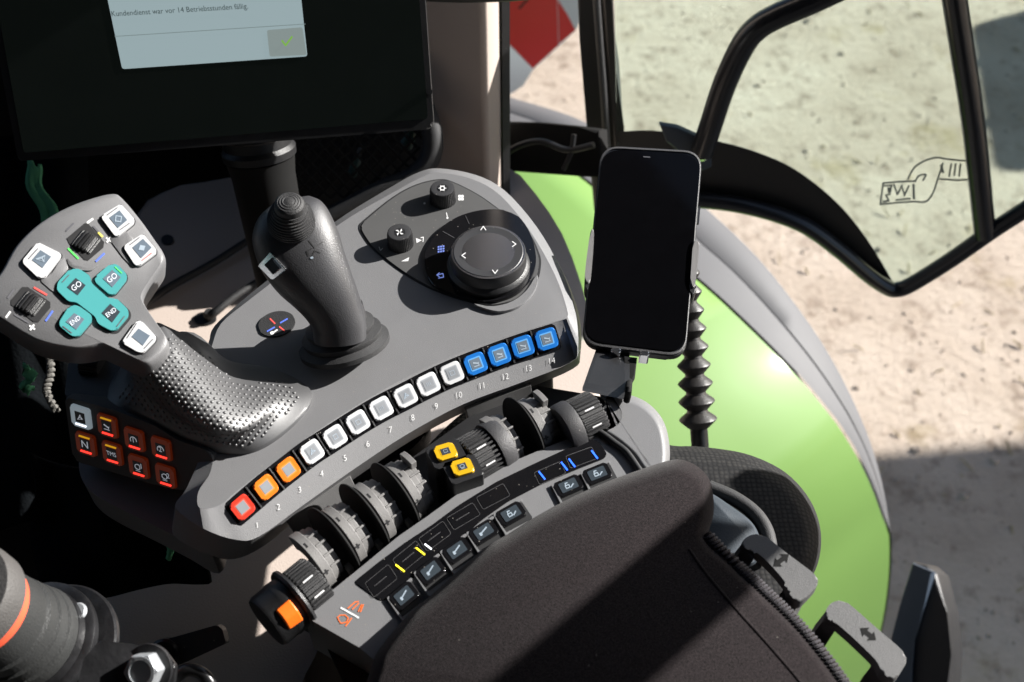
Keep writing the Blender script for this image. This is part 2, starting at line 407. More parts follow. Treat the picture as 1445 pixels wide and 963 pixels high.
# cab shell (roof, rear and left lining, floor) that keeps the sky out
bm = bmesh.new(); box_frame(bm, ab(-1.25, -1.0, .98), LAT*2.2, FWD*2.6, UP*.10, .02)
tag(finish(bm, 'ceiling', 'cabdark', None), kind='structure')
bm = bmesh.new(); box_frame(bm, ab(-1.25, -1.0, -.95), LAT*.05, FWD*2.6, UP*1.92, .005)
tag(finish(bm, 'wall', 'cabdark', None), kind='structure')
bm = bmesh.new(); box_frame(bm, ab(-1.2, -1.0, -.95), LAT*1.85, FWD*.05, UP*1.92, .005)
tag(finish(bm, 'rear_wall', 'cabdark', None), kind='structure')
bm = bmesh.new(); box_frame(bm, ab(-1.2, -1.0, -.95), LAT*1.80, FWD*2.6, UP*.04)
tag(finish(bm, 'floor', 'floor', None), kind='structure')
bm = bmesh.new(); box_frame(bm, ab(-1.2, 1.50, -.95), LAT*1.80, FWD*.05, UP*1.15)
tag(finish(bm, 'front_wall', 'floor', None), kind='structure')

# side console, beige, beside and below the armrest
t = thing('side_console', 'beige side console below the armrest with patches of sunlight', 'console', P(300, 430, -.28))
SZ = PlZ(-.26)
slab('console_top', smooth([(190, 300), (330, 250), (640, 200), (775, 300), (838, 465), (850, 560), (640, 760), (440, 900), (420, 1010), (150, 1010), (150, 820), (215, 730), (200, 520)], 5), SZ, -.25, 0, 'beige', t, .01, 3)
slab('grommet', [(290+16*math.cos(a/8*math.pi), 451+9*math.sin(a/8*math.pi)) for a in range(16)], SZ, .0005, .002, 'black', t)
slab('grommet', [(237+9*math.cos(a/8*math.pi), 340+7*math.sin(a/8*math.pi)) for a in range(16)], SZ, .0005, .002, 'black', t)
t = thing('elastic_cord', 'short black cord rising from the oval hole in the sunlit beige console', 'cord', P(296, 449, -.26))
tube('cord', [P(293, 451, -.262), P(302, 443, -.25), P(330, 420, -.245), P(370, 394, -.245)], .0042, 'blackmatt', t)
lathe('cord_ferrule', P(297, 448, -.26), UP, [(.007, 0), (.007, .006), (.0045, .010)], 'blackmatt', t, 20)
t = thing('elastic_cord', 'longer black cord lying along the shadow edge on the beige console', 'cord', P(230, 420, -.26))
tube('cord', [P(190, 440, -.254), P(240, 405, -.252), P(300, 372, -.252), P(350, 340, -.252)], .0045, 'blackmatt', t)

# beige B pillar with its black seal, rear post, sill
WALLA = .64
PW = Pl(LAT*WALLA, LAT)
def wallpt(a, b): return PW.at(a, b)
t = thing('cab_pillar', 'beige cab pillar behind the monitor with a sunlit right edge', 'pillar', wallpt(650, 240))
p0, p1 = wallpt(686, 120), wallpt(708, 120)
bm = bmesh.new()
base = Vector((p1.x, p1.y, -.55))
prof = []   # horizontal section of the trim: wide face towards the camera, rounded right edge that catches the sun
pl_ = Q(540, 150, 1.36); pm_ = Q(684, 150, 1.254); pe_ = Q(690, 150, 1.259); pr_ = Q(708, 150, 1.30)
sec = [Vector((q.x, q.y, 0)) for q in (pl_, pm_, pe_, pr_)]
sec = sec + [sec[3]+Vector((-.02, .12, 0)), sec[0]+Vector((0, .14, 0))]
rings = [[s_+UP*z_ for s_ in sec] for z_ in (-.5, .2, .98)]
o = loft('trim', rings, 'beige', t); bevel_mod(o, .012, 4)
ss = Vector((pr_.x, pr_.y, 0))
sec2 = [ss+Vector((.0012, -.004, 0)), ss+Vector((.0095, 0.0, 0)), ss+Vector((.0085, .05, 0)), ss+Vector((-.004, .05, 0))]
loft('rubber_seal', [[s_+UP*z_ for s_ in sec2] for z_ in (-.5, .98)], 'greydark', t)
bm = bmesh.new(); o_ = Vector((pl_.x, pl_.y, -.95)); box_frame(bm, o_+LAT*.03, FWD*1.0, LAT*.05, UP*1.92, .004)
tag(finish(bm, 'side_wall', 'cabdark', None), kind='structure')
# rear post
t = thing('window_post', 'black window post right of the beige pillar, running up behind the phone', 'post', Q(850, 240, 1.35))
def dpost(pts, name, m, parent, thick, dep):
    pl = Pl(Q(850, 200, dep), Vector((-.1, -1, .12)))
    return slab(name, pts, pl, -thick, 0, m, parent, .006, 3)
dpost([(812, -60), (846, -60), (872, 120), (884, 300), (838, 300), (828, 180), (818, 60)], 'post', 'blackmatt', t, .05, 1.44)
dpost([(842, -60), (862, -60), (869, 100), (874, 180), (884, 210), (888, 300), (872, 300), (864, 160)], 'glass_rail', 'frit', t, .02, 1.43)
tube('rubber_strip', [Pl(Q(850, 200, 1.425), Vector((-.1, -1, .12))).at(*q) for q in ((838, -50), (846, 60), (853, 150), (861, 290))], .0045, 'greydark', t)
t = thing('window_sill', 'black sill under the narrow window pane between beige pillar and black post', 'sill', Q(775, 240, 1.42))
slab('sill_panel', [(700, 172), (760, 174), (818, 180), (845, 184), (850, 252), (790, 247), (700, 241)], Pl(Q(775, 215, 1.42), Vector((-.5, -.6, .45))), -.02, 0, 'net', t, .004)
tube('wiring', [Pl(Q(775, 215, 1.40), Vector((-.5, -.6, .45))).at(*q) for q in ((705, 222), (735, 205), (765, 200), (800, 212), (838, 205))], .004, 'black', t)
tube('wiring', [Pl(Q(775, 215, 1.40), Vector((-.5, -.6, .45))).at(*q) for q in ((810, 190), (806, 215), (795, 240))], .003, 'black', t)

# open tinted rear side window, hinged at the post
t = thing('side_window', 'open tinted side window with black lower band and bow handle, right of the phone', 'window', Q(1265, 410, 1.35))
WP = Pl(Q(880, 220, 1.40), Vector((-.12, -.97, .10)))
WPf = Pl(Q(880, 220, 1.385), Vector((-.12, -.97, .10)))
slab('glass_pane', [(866, -60), (1445, -60), (1600, -60), (1600, 200), (1394, 330), (1265, 408), (1200, 352), (1130, 312), (1060, 294), (990, 287), (880, 290), (870, 180)], WP, -.004, 0, 'glass', t)
slab('black_band', smooth([(872, 186), (920, 184), (975, 192)], 4, False) + smooth([(1000, 196), (1060, 212), (1120, 238), (1180, 285), (1225, 340), (1262, 402)], 5, False)
     + smooth([(1200, 352), (1130, 312), (1060, 294), (990, 287), (880, 285)], 5, False), WP, .0005, .0012, 'frit', t)
tube('rim_tube', [WPf.at(*q) for q in ((880, 287), (930, 284), (990, 283), (1060, 293), (1130, 316), (1180, 350), (1225, 388), (1250, 405), (1264, 409), (1285, 402), (1340, 368), (1400, 326), (1470, 280), (1600, 190))], .0105, 'tube', t, n=5)
WPh = Pl(Q(880, 220, 1.33), Vector((-.12, -.97, .10)))
tube('bow_handle', [WPh.at(*q) for q in ((990, 216), (1002, 180), (1022, 120), (1046, 68), (1066, 42), (1095, 24), (1150, 0), (1240, -42), (1334, -80))], .0135, 'tube', t, n=6)
tube('glass_edge_bar', [WPf.at(*q) for q in ((1338, -60), (1356, 60), (1374, 180), (1390, 332))], .013, 'tube', t)
lathe('hinge_bolt', WPh.at(990, 214), Vector((0, -1, .5)), [(.012, -.02), (.012, 0), (.009, .004)], 'chrome', t, 24)
slab('handle_bracket', [(930, 180), (955, 184), (1003, 205), (1004, 240), (990, 246), (975, 226), (940, 205)], WPh, -.012, -.004, 'bluegrey', t, .003)
lathe('lock_pin', WPf.at(1412, 319), (WPf.at(1460, 286)-WPf.at(1412, 319)), [(.007, 0), (.0095, .003), (.0095, .05)], 'chrome', t, 20)
mb = MB()
for ln in ([(1242, 288), (1246, 258), (1270, 256), (1292, 255)], [(1242, 288), (1262, 286), (1290, 284)], [(1247, 262), (1258, 261), (1255, 274), (1250, 275), (1254, 283), (1246, 284)], [(1261, 260), (1266, 274), (1272, 262), (1276, 275), (1282, 262)], [(1264, 282), (1284, 280)],
           smooth([(1281, 252), (1290, 236), (1306, 226), (1322, 222), (1335, 224), (1366, 227)], 4, False), smooth([(1290, 284), (1306, 284), (1316, 272), (1323, 252), (1330, 230)], 4, False),
           smooth([(1291, 256), (1296, 248), (1306, 246), (1302, 254)], 4, False), [(1326, 252), (1350, 254), (1368, 253)], [(1339, 248), (1342, 231)], [(1346, 247), (1348, 231)], [(1353, 248), (1355, 231)]):
    mb.stroke(ln, 2.6, WP, .001, 'etched')
for q in (quad((1329, 238), (4, 0), (3, 12)), quad((1254, 268), (4, 0), (1, 8)), quad((1289, 270), (3.5, 0), (1, 22))): mb.poly(q, WP, .001, 'etched')
mb.build('etched_mark', t)

# rear fender
t = thing('rear_fender', 'glossy green rear fender with a wide grey outer edge, seen below the window', 'fender', ab(1.0, .9, -.66))
PF = Pl(LAT*1.1, LAT)
outer_px = [(600, 110), (680, 128), (760, 150), (830, 175), (920, 230), (1000, 298), (1070, 365), (1130, 440), (1172, 505), (1205, 570), (1230, 632), (1248, 700), (1256, 770), (1250, 850), (1232, 930), (1205, 1010), (1170, 1090)]
curve = [PF.at(*q) for q in outer_px]
curve = [Vector(p) for p in smooth([tuple(p) for p in curve], 4, False)]
def nrm(i):
    tt = (curve[min(i+1, len(curve)-1)]-curve[max(i-1, 0)]).normalized(); return LAT.cross(tt) if LAT.cross((curve[9]-curve[7])).z > 0 else tt.cross(LAT)
def fender_row(da, dn): return [p+LAT*da+nrm(i)*dn*max(.12, min(1, 1-(i-36)/10)) for i, p in enumerate(curve)]
def gw(i): return max(.0, min(1, 1-(i-22)/25))
def nf(i): return max(.12, min(1, 1-(i-36)/10))
def frow(da, dn, lip=0, gap=0): return [p+LAT*(da*gw(i)+lip*(1-gw(i))-gap)+nrm(i)*(dn*nf(i)-abs(lip)*2.2*(1-gw(i))) for i, p in enumerate(curve)]
loft('grey_edge', [frow(*q) for q in ((.01, -.05), (.005, -.006), (-.004, .004), (-.07, .018), (-.073, .0165), (-.076, .018), (-0.14100000000000001, .028))], 'fendergrey', t, False, False, closed=False, ang=50)
loft('green_panel', [frow(*q) for q in ((-0.14, .018, .035, 0), (-0.14300000000000002, .022, .012, .001), (-0.14300000000000002, .031, 0, .006), (-0.14300000000000002, .045, 0, .07), (-0.14300000000000002, .055, 0, .16), (-0.14300000000000002, .06, 0, .28), (-0.14300000000000002, .06, 0, .39))], 'fender', t, False, False, closed=False, ang=50)
loft('dust_flap', [fender_row(*q) for q in ((-.03, -.06), (-.5, -.05))], 'blackmatt', t, False, False, closed=False)

# red and white warning board
t = thing('warning_board', 'red and white warning board standing outside beyond the beige pillar', 'sign', Q(752, 97, 2.5))
SB = Pl(Q(752, 97, 2.45), Vector((-.1, -.9, .35)))
slab('backing', [(690, -60), (860, -60), (812, 44), (752, 99), (690, 36)], SB, -.02, -.0008, 'signwhite', t)
mb = MB()
mb.poly([(690, 33), (752, 97), (788, 64), (786, 0), (760, -60), (690, -60)], SB, 0, 'signred')
mb.poly([(789, 62), (812, 43), (800, 20), (787, 0)], SB, .0, 'signred')
mb.stroke([(733, 12), (744, 0), (750, -8)], 3, SB, .001, 'printdark')
mb.build('red_stripe', t)
t = thing('marker_plate', 'pale blue-white plate below the red warning board', 'plate', Q(725, 150, 2.4))
slab('plate', [(690, 34), (752, 99), (738, 122), (716, 136), (690, 150)], Pl(Q(725, 100, 2.55), Vector((-.1, -.9, .35))), -.01, 0, 'signwhite', t)
# dark post at the lower right
t = thing('steel_post', 'blue-black steel post beyond the rear fender at the lower right', 'post', Q(1310, 960, 1.6))
def off_(p): return [(a-18, b+4) for a, b in p]
SP_ = Pl(Q(1300, 880, 1.62), -ray(1300, 880)+Vector((-.25, 0, 0)))
slab('post', off_([(1304, 788), (1322, 792), (1338, 806), (1352, 860), (1358, 920), (1352, 1040), (1240, 1040), (1262, 940), (1285, 850)]), SP_, -.10, -.012, 'black', t, .008)
slab('face_plate', off_([(1305, 790), (1336, 803), (1322, 850), (1304, 900), (1300, 1040), (1244, 1040), (1268, 930), (1288, 850)]), SP_, -.012, 0, 'bluegrey', t, .004)
t = thing('rear_cab_post', 'black cab post behind the open window that shades the armrest pad', 'post', LAT*.95+FWD*.12)
def onsun(q, A):
    X = P(*q, .026); return X+SUN*((A-X.dot(LAT))/SUN.dot(LAT))
e0, e1 = onsun((985, 714), .95), onsun((700, 950), .95); g0_, g1_ = onsun((1037, 841), .95), onsun((900, 966), .95)
lo, hi = (e0+g0_)/2, (e1+g1_)/2; dv = (hi-lo).normalized(); wv = (g0_-e0)-dv*(g0_-e0).dot(dv)
a_ = lo-dv*.10; b_ = lo+dv*((.97-lo.z)/dv.z)
prism('post_tube', [a_-wv/2, a_+wv/2, a_+wv/2+LAT*.05, a_-wv/2+LAT*.05], b_-a_, 'black', t, .004)
def onsun2(a, b): X = P(a, b, -.088); return X+SUN*((.95-X.dot(LAT))/SUN.dot(LAT))
prism('bolster_shade_plate', [onsun2(*q) for q in ((1008, 690), (1060, 682), (1116, 674), (1172, 740), (1160, 830), (1060, 800))], LAT*.03, 'black', t, .003)  # unseen plate added to throw shade over the seat bolster
t = thing('yard_shade_blocker', 'added unseen bale lying in the yard outside to the right', 'blocker', (4.8, 4.6, GZ))  # unseen box, added only to cast the shade seen through the glass
bm = bmesh.new(); q1, q2 = P(1352, 36, GZ), P(1385, 250, GZ); hh_ = 1.2/math.tan(ELEV); sh_ = Vector((SUN.x, SUN.y, 0)).normalized()*hh_
box_frame(bm, Vector((q2.x, q2.y, GZ))+sh_, Vector((2.2, 0, 0)), Vector((q1.x-q2.x, q1.y-q2.y, 0)), UP*1.2, .05); finish(bm, 'blocker_box', 'shadewood', t)
bm = bmesh.new()
for k in (.3, .7): box_frame(bm, Vector((q2.x-.01, q2.y, GZ))+sh_+Vector((q1.x-q2.x, q1.y-q2.y, 0))*k, Vector((2.22, 0, 0)), Vector((0, .02, 0)), UP*1.215)
finish(bm, 'blocker_bands', 'printorange', t)
# open shed added unseen off to the right to shade the ground
HS = 2.6; sx_, sy_ = HS/math.tan(ELEV)*.9243, HS/math.tan(ELEV)*.3818
t = thing('shade_canopy', 'added unseen shed roof on posts standing beyond the tractor to the right', 'canopy', (1.0+sx_+2, .2+sy_, GZ))
prism('roof', [Vector((1.0+sx_, 1.78+sy_, GZ+HS)), Vector((6.0+sx_, 2.3+sy_, GZ+HS)), Vector((6.0+sx_, -4, GZ+HS)), Vector((1.0+sx_, -4, GZ+HS))], UP*.12, 'shadewood', t, .01)
for xx, yy in ((4.6+sx_, 1.4+sy_), (5.8+sx_, -3.8), (1.3+sx_, -3.8)):
    bm = bmesh.new(); box_frame(bm, Vector((xx, yy, GZ)), Vector((.16, 0, 0)), Vector((0, .16, 0)), UP*HS, .005); finish(bm, 'canopy_post', 'shadewood', t)
# loose straw and small stones on the yard
rnd = random.Random(3); v_, f_, m_i = [], [], []
for k in range(900):
    q = P(rnd.uniform(700, 1480), rnd.uniform(-30, 960), GZ)+Vector((rnd.gauss(0, .05), rnd.gauss(0, .05), 0)); i = len(v_)
    if k % 7 == 0:
        L, wd, a = rnd.uniform(.01, .05), rnd.uniform(.0015, .003), rnd.uniform(0, math.pi); d = Vector((math.cos(a), math.sin(a), 0)); n = Vector((-d.y, d.x, 0))*wd; tl = UP*rnd.uniform(.002, .018)
        v_ += [q+UP*.001+n, q+UP*.001-n, q+d*L+tl-n, q+d*L+tl+n, q+d*L/2+tl*.6+UP*wd*2]; f_ += [[i, i+1, i+4], [i+1, i+2, i+4], [i+2, i+3, i+4], [i+3, i, i+4], [i+3, i+2, i+1, i]]; m_i += [0]*5
    else:
        r = rnd.uniform(.002, .008)*(2 if rnd.random() < .04 else 1)
        ring = [q+Vector((math.cos(j*1.2566+k), math.sin(j*1.2566+k), 0))*r*rnd.uniform(.7, 1.25)-UP*.001 for j in range(5)]; top = [q+(p-q)*.55+UP*r*rnd.uniform(.5, .9) for p in ring]
        v_ += ring+top; f_ += [[i+j, i+(j+1) % 5, i+5+(j+1) % 5, i+5+j] for j in range(5)]+[[i+5, i+6, i+7, i+8, i+9]]; m_i += [1]*6
me = bpy.data.meshes.new('yard_litter'); me.from_pydata(v_, [], f_); me.materials.append(M['straw']); me.materials.append(M['stone']); me.polygons.foreach_set('material_index', m_i)
tag(link('yard_litter', me), 'loose straw and small stones scattered over the bare yard', 'litter', kind='stuff')

# ================================================================ CONTROL CONSOLE
def Z(pts, sx, x0, y0): return [(x0+a/sx, y0+b/sx) for a, b in pts]
CREST = [(270, 738), (300, 716), (335, 692), (390, 650), (460, 600), (540, 551), (620, 511), (700, 479), (785, 453), (840, 436)]
FR = Slope(CREST, .00030)
TOP = PlZ(0)
con = thing('control_console', 'grey front control console carrying fourteen numbered buttons and the climate dial', 'control panel', P(560, 500, -.03))
def fz(a, b): return tuple(FR.at(a, b))
R0 = [(620, 244), (666, 253), (706, 276), (749, 328), (783, 388), (800, 436), (799, 449), (785, 454), (700, 479), (620, 511), (540, 551), (460, 600), (390, 650), (336, 692), (310, 713), (282, 717), (280, 694), (298, 664), (300, 620), (285, 575), (284, 530), (298, 492), (312, 457), (350, 425), (393, 391), (474, 320), (560, 269), (598, 249)]
R1 = [(620, 238), (671, 247), (712, 269), (757, 320), (793, 383), (812, 440), (815, 490), (805, 512), (733, 541), (653, 571), (573, 614), (497, 664), (428, 713), (366, 757), (334, 762), (287, 746), (248, 716), (264, 688), (285, 630), (270, 580), (276, 525), (294, 485), (303, 460), (346, 421), (389, 386), (469, 316), (554, 263), (592, 243)]
R2 = [(620, 240), (673, 252), (716, 274), (762, 328), (798, 392), (818, 450), (819, 500), (808, 521), (737, 551), (657, 581), (577, 624), (501, 675), (432, 724), (372, 771), (331, 789), (297, 783), (244, 754), (258, 712), (278, 650), (262, 590), (270, 535), (297, 500), (302, 480), (346, 440), (389, 405), (469, 335), (554, 280), (592, 255)]
def cring(px, zf):
    return smooth([tuple(P(a, b, zf(i, a, b))) for i, (a, b) in enumerate(px)], 4)
def z1(i, a, b):
    if 7 <= i <= 15: return -.0003*max(0, FR.d(a, b))
    return -.006 if i != 16 else -.014
def z2(i, a, b):
    if 7 <= i <= 16: return z1(i, a, b)-.022
    return -.03
def z3(i, a, b): return z2(i, a, b)-.03
bm = bmesh.new()
rings = [cring(R0, lambda i, a, b: 0), cring(R1, z1), cring(R2, z2), cring(R2, z3)]
body = loft('body_shell', rings, 'grey', con, True, False, ang=35); bevel_mod(body, .0045, 4, 18)

slab('lower_tray', smooth([(112, 642), (114, 672), (130, 694), (160, 713), (205, 735), (254, 760), (299, 782), (310, 740), (290, 690), (280, 620), (200, 560), (120, 590)], 4), PlZ(-.056), -.03, 0, 'grey', con, .008, 4)
bm = bmesh.new(); box_frame(bm, Vector((-.035, .44, -.122)), Vector((.07, 0, 0)), Vector((0, .32, 0)), UP*.062, .004)
finish(bm, 'hidden_shade_block', 'greydark', con)  # hidden block added below the console to shade the beige surface at left
# climate panel and dial
cp = Z([(560, 140), (640, 155), (780, 225), (900, 310), (1050, 420), (1120, 550), (1130, 630), (1100, 730), (1000, 820), (860, 855), (740, 830), (530, 760), (360, 665), (200, 540), (130, 450), (115, 400), (150, 360), (300, 240), (430, 170)], 4.011, 480, 220)
cps = smooth(cp, 4)
def grow(pts, k):
    c = sum((Vector(p) for p in pts), Vector((0, 0)))/len(pts)
    return [tuple(c+(Vector(p)-c)*k) for p in pts]
gp = slab('panel_gasket', grow(cps, 1.012), TOP, -.001, .0006, 'printdark', con)
pan = slab('climate_panel', grow(cps, .985), TOP, 0, .0014, 'panel', con, .0006)
db = smooth(Z([(480, 610), (500, 530), (560, 440), (660, 370), (780, 332), (900, 325), (990, 350), (1060, 430), (1100, 540), (1105, 640), (1060, 740), (970, 812), (850, 842), (720, 825), (590, 780), (510, 730)], 4.011, 480, 220), 4)
dbase = slab('touch_base', db, TOP, .001, .0045, 'gloss', con, .0015, 3)
slab('dial_lip', smooth(Z([(1110, 690), (1060, 770), (980, 835), (870, 868), (760, 850), (800, 870), (900, 895), (1010, 865), (1090, 790), (1118, 720)], 4.011, 480, 220), 3), TOP, -.002, .003, 'grey', con, .002, 3)
DT = .024
dc = P(689, 355, DT); dc0 = Vector((dc.x, dc.y, .0045)); rr = pxr(689, 355, DT, 52)
lathe('dial_body', dc0, UP, [(rr*1.12, 0), (rr*1.14, .004), (rr*1.10, .006), (rr*1.04, .0075), (rr*1.03, DT-.0065), (rr*1.0, DT-.0052)], 'black', con, 72)
lathe('dial_ring', dc0, UP, [(rr*1.0, DT-.0054), (rr*1.0, DT-.0046), (rr*.965, DT-.0046)], 'dialrim', con, 72, 20)
lathe('dial_cap', dc0, UP, [(rr*.955, DT-.008), (rr*.955, DT-.0047), (rr*.93, DT-.0042), (rr*.5, DT-.0050), (rr*.02, DT-.0052)], 'dialtop', con, 72)
TD = PlZ(DT+.0006)
mb = MB()
for c, (dx, dy) in (((682, 322), (0, -1)), ((726, 345), (1, 0)), ((698.6, 384.5), (0, 1)), ((653.8, 361), (-1, 0))):
    n = (-dy, dx)
    tip = (c[0]+dx*2, c[1]+dy*2)
    mb.stroke([(tip[0]-dx*5+n[0]*3.6, tip[1]-dy*5+n[1]*3.6), tip, (tip[0]-dx*5-n[0]*3.6, tip[1]-dy*5-n[1]*3.6)], 1.2, TD, .0002, 'print')
mb.build('dial_arrows', con)
TB = PlZ(.0046)
mb = MB()
for i in range(3):
    for j in range(3): mb.poly(quad((619+i*3.4, 349+j*3.4-i*.5), (2.5, -.3), (0, 2.3)), TB, .0002, 'iconblue')
mb.stroke([(617, 388.5), (625, 386.5), (626, 391.5), (619, 393)], 1.3, TB, .0002, 'iconblue')
mb.stroke([(620, 385.5), (616.5, 388.6), (620, 391)], 1.2, TB, .0002, 'iconblue')
mb.build('touch_icons', con)
mb = MB()
mb.stroke([(657, 305), (662, 316)], 1.0, TB, .0002, 'greydark'); mb.stroke([(625, 327), (641, 336)], 1.0, TB, .0002, 'greydark')
mb.build('touch_divider', con)
def small_knob(c, icon):
    KT = .0155; q = P(*c, KT); q0 = Vector((q.x, q.y, .0014)); r = pxr(*c, KT, 17.3)
    n = 44; u, v, ax = basis(UP); ring = []
    for i in range(n*2):
        a = math.pi*i/n; ring.append((u*math.cos(a)+v*math.sin(a))*(r*(1.035 if i % 2 else 1.0)))
    k = loft('climate_knob', [[q0+p*1.06 for p in ring], [q0+p*1.02+UP*(KT-.0044) for p in ring], [q0+p*.985+UP*(KT-.0026) for p in ring], [q0+p*.95+UP*(KT-.0014) for p in ring]], 'black', con, ang=25)
    lathe('knob_face', q0+UP*(KT-.0020), UP, [(r*.93, 0), (r*.93, .0008), (r*.86, .0010), (r*.3, .0004)], 'dialtop', k, 40)
    S = PlZ(KT+.0006); b = MB()
    if icon == 'sun':
        for i in range(6):
            a = i*math.pi/3; b.poly([(c[0]+2.8*math.cos(a-.4), c[1]+2.4*math.sin(a-.4)), (c[0]+6.2*math.cos(a), c[1]+5.2*math.sin(a)), (c[0]+2.8*math.cos(a+.4), c[1]+2.4*math.sin(a+.4))], S, .0001, 'print')
        b.stroke([(c[0]+3.2*math.cos(i*.7854), c[1]+2.7*math.sin(i*.7854)) for i in range(8)], 1.5, S, .0002, 'print', True)
    else:
        for i in range(4):
            a = i*math.pi/2+.45
            b.poly([(c[0], c[1]), (c[0]+6.5*math.cos(a), c[1]+5.6*math.sin(a)), (c[0]+4.4*math.cos(a+.6), c[1]+3.8*math.sin(a+.6))], S, .0001, 'print')
    b.build('knob_icon', k)
small_knob((624.3, 266), 'sun'); small_knob((563.8, 328), 'fan')
SPn = PlZ(.0014); mb = MB()
for dx, dy in ((-2, -2), (2, -2), (-2, 2), (2, 2)): mb.poly(rpoly(quad((650.5+dx, 279.5+dy), (4, 0), (0, 4)), 1.8), SPn, .0002, 'print')
mb.stroke([(630, 301), (631.2, 306)], 1.2, SPn, .0002, 'print'); mb.poly(quad((631.4, 308), (2.6, 0), (0, 2.6)), SPn, .0002, 'print')
mb.poly([(587, 336.5), (595, 339.5), (588, 343.5)], SPn, .0002, 'print'); mb.stroke([(594, 336), (597.5, 335.2), (597, 341.5)], 1.2, SPn, .0002, 'print')
mb.poly([(566, 369.5), (577.5, 363.5), (576, 369)], SPn, .0002, 'print')
mb.stroke([(535, 349), (537, 354), (540, 351)], 1, SPn, .0002, 'print'); mb.poly(quad((599, 287.5), (2.6, -1), (1, 2.4)), SPn, .0002, 'print')
mb.build('climate_marks', con)
# round temperature pad
tp = [(391+26.5*math.cos(i*math.pi/20)*.985+17*math.sin(i*math.pi/20)*.08, 458.4-4.5*math.cos(i*math.pi/20)+17.3*math.sin(i*math.pi/20)) for i in range(40)]
slab('temperature_pad', tp, TOP, 0, .0013, 'blackmatt', con, .0006)
St = PlZ(.0013); mb = MB()
def z7(a, b): return (200+a/5.15, 320+b/5.15)
for a, b, m_ in (((935, 672), (968, 705), 'printred'), ((1003, 730), (1038, 758), 'printred'), ((1058, 672), (1010, 700), 'printblue'), ((965, 733), (914, 762), 'printblue')):
    mb.stroke([z7(*a), z7(*b)], 2.0, St, .0002, m_)
mb.stroke([z7(985, 752), z7(955, 772)], 2.2, St, .0002, 'print'); mb.poly(rpoly(quad(z7(948, 774), (5, -2), (2, 4)), 2), St, .0002, 'print')
mb.build('temperature_marks', con)

# fourteen numbered buttons
BT = [(341, 716.6), (374, 688.5), (405.4, 663.8), (438.8, 638.6), (471.5, 617.6), (503.6, 597), (536.5, 577.5), (571, 560), (603, 543.5), (636.6, 527.8), (669.8, 514.6), (703.2, 502), (736.4, 490.4), (770, 480)]
def lerp(a, b, t): return a+(b-a)*t
def bdir(i):
    a = BT[max(0, i-1)]; b = BT[min(13, i+1)]; L = math.hypot(b[0]-a[0], b[1]-a[1]); u = ((b[0]-a[0])/L, (b[1]-a[1])/L)
    t = i/13; v = (lerp(17.5, 7.5, t), lerp(22.5, 26.5, t)); return u, v
up_, lo_ = [], []
for i in range(14):
    u, v = bdir(i)
    up_.append((BT[i][0]-v[0]*.70, BT[i][1]-v[1]*.70)); lo_.append((BT[i][0]+v[0]*.68, BT[i][1]+v[1]*.68))
u0, u1 = bdir(0)[0], bdir(13)[0]
up_ = [(up_[0][0]-u0[0]*15, up_[0][1]-u0[1]*15)]+up_+[(up_[-1][0]+u1[0]*13, up_[-1][1]+u1[1]*13)]
lo_ = [(lo_[0][0]-u0[0]*13, lo_[0][1]-u0[1]*13)]+lo_+[(lo_[-1][0]+u1[0]*14, lo_[-1][1]+u1[1]*14)]
bez = rpoly(smooth(up_, 3, False)+smooth(lo_, 3, False)[::-1], 6, 4)
bm = bmesh.new()
A_ = smooth(up_, 3, False); B_ = smooth(lo_, 3, False)
ra, rb = [], []
for k in range(len(A_)):
    ca = [FR.at(*A_[k])+FR.n(*A_[k])*h for h in (-.002, .0012)]; cb = [FR.at(*B_[k])+FR.n(*B_[k])*h for h in (-.002, .0012)]
    ra.append([ca[0], ca[1], cb[1], cb[0]])
def endcap(a, b, a2, b2, k, w):
    a, b = Vector(a), Vector(b); d = ((a-Vector(a2))+(b-Vector(b2))); d = d.normalized()*k; m_ = (a+b)/2
    return tuple(m_+(a-m_)*w+d), tuple(m_+(b-m_)*w+d)
def station(a, b):
    ca = [FR.at(*a)+FR.n(*a)*h for h in (-.002, .0012)]; cb = [FR.at(*b)+FR.n(*b)*h for h in (-.002, .0012)]; return [ca[0], ca[1], cb[1], cb[0]]
for k_, w_ in ((2.2, .93), (4.2, .80), (5, .62)):
    ra.insert(0, station(*endcap(A_[0], B_[0], A_[1], B_[1], k_, w_))); ra.append(station(*endcap(A_[-1], B_[-1], A_[-2], B_[-2], k_, w_)))
loft('button_bezel', ra, 'gloss', con, ang=30)
BCOL = ['red', 'orange', 'orange']+['white']*7+['blue']*4
mbn = MB()
NUM = [(363, 741.5), (393, 716), (423, 691.6), (454, 669), (487, 647), (519, 627), (551, 607), (582.4, 590), (615.6, 574), (647, 558.4), (680, 545), (712.7, 532.3), (745.6, 520.5), (778, 510)]
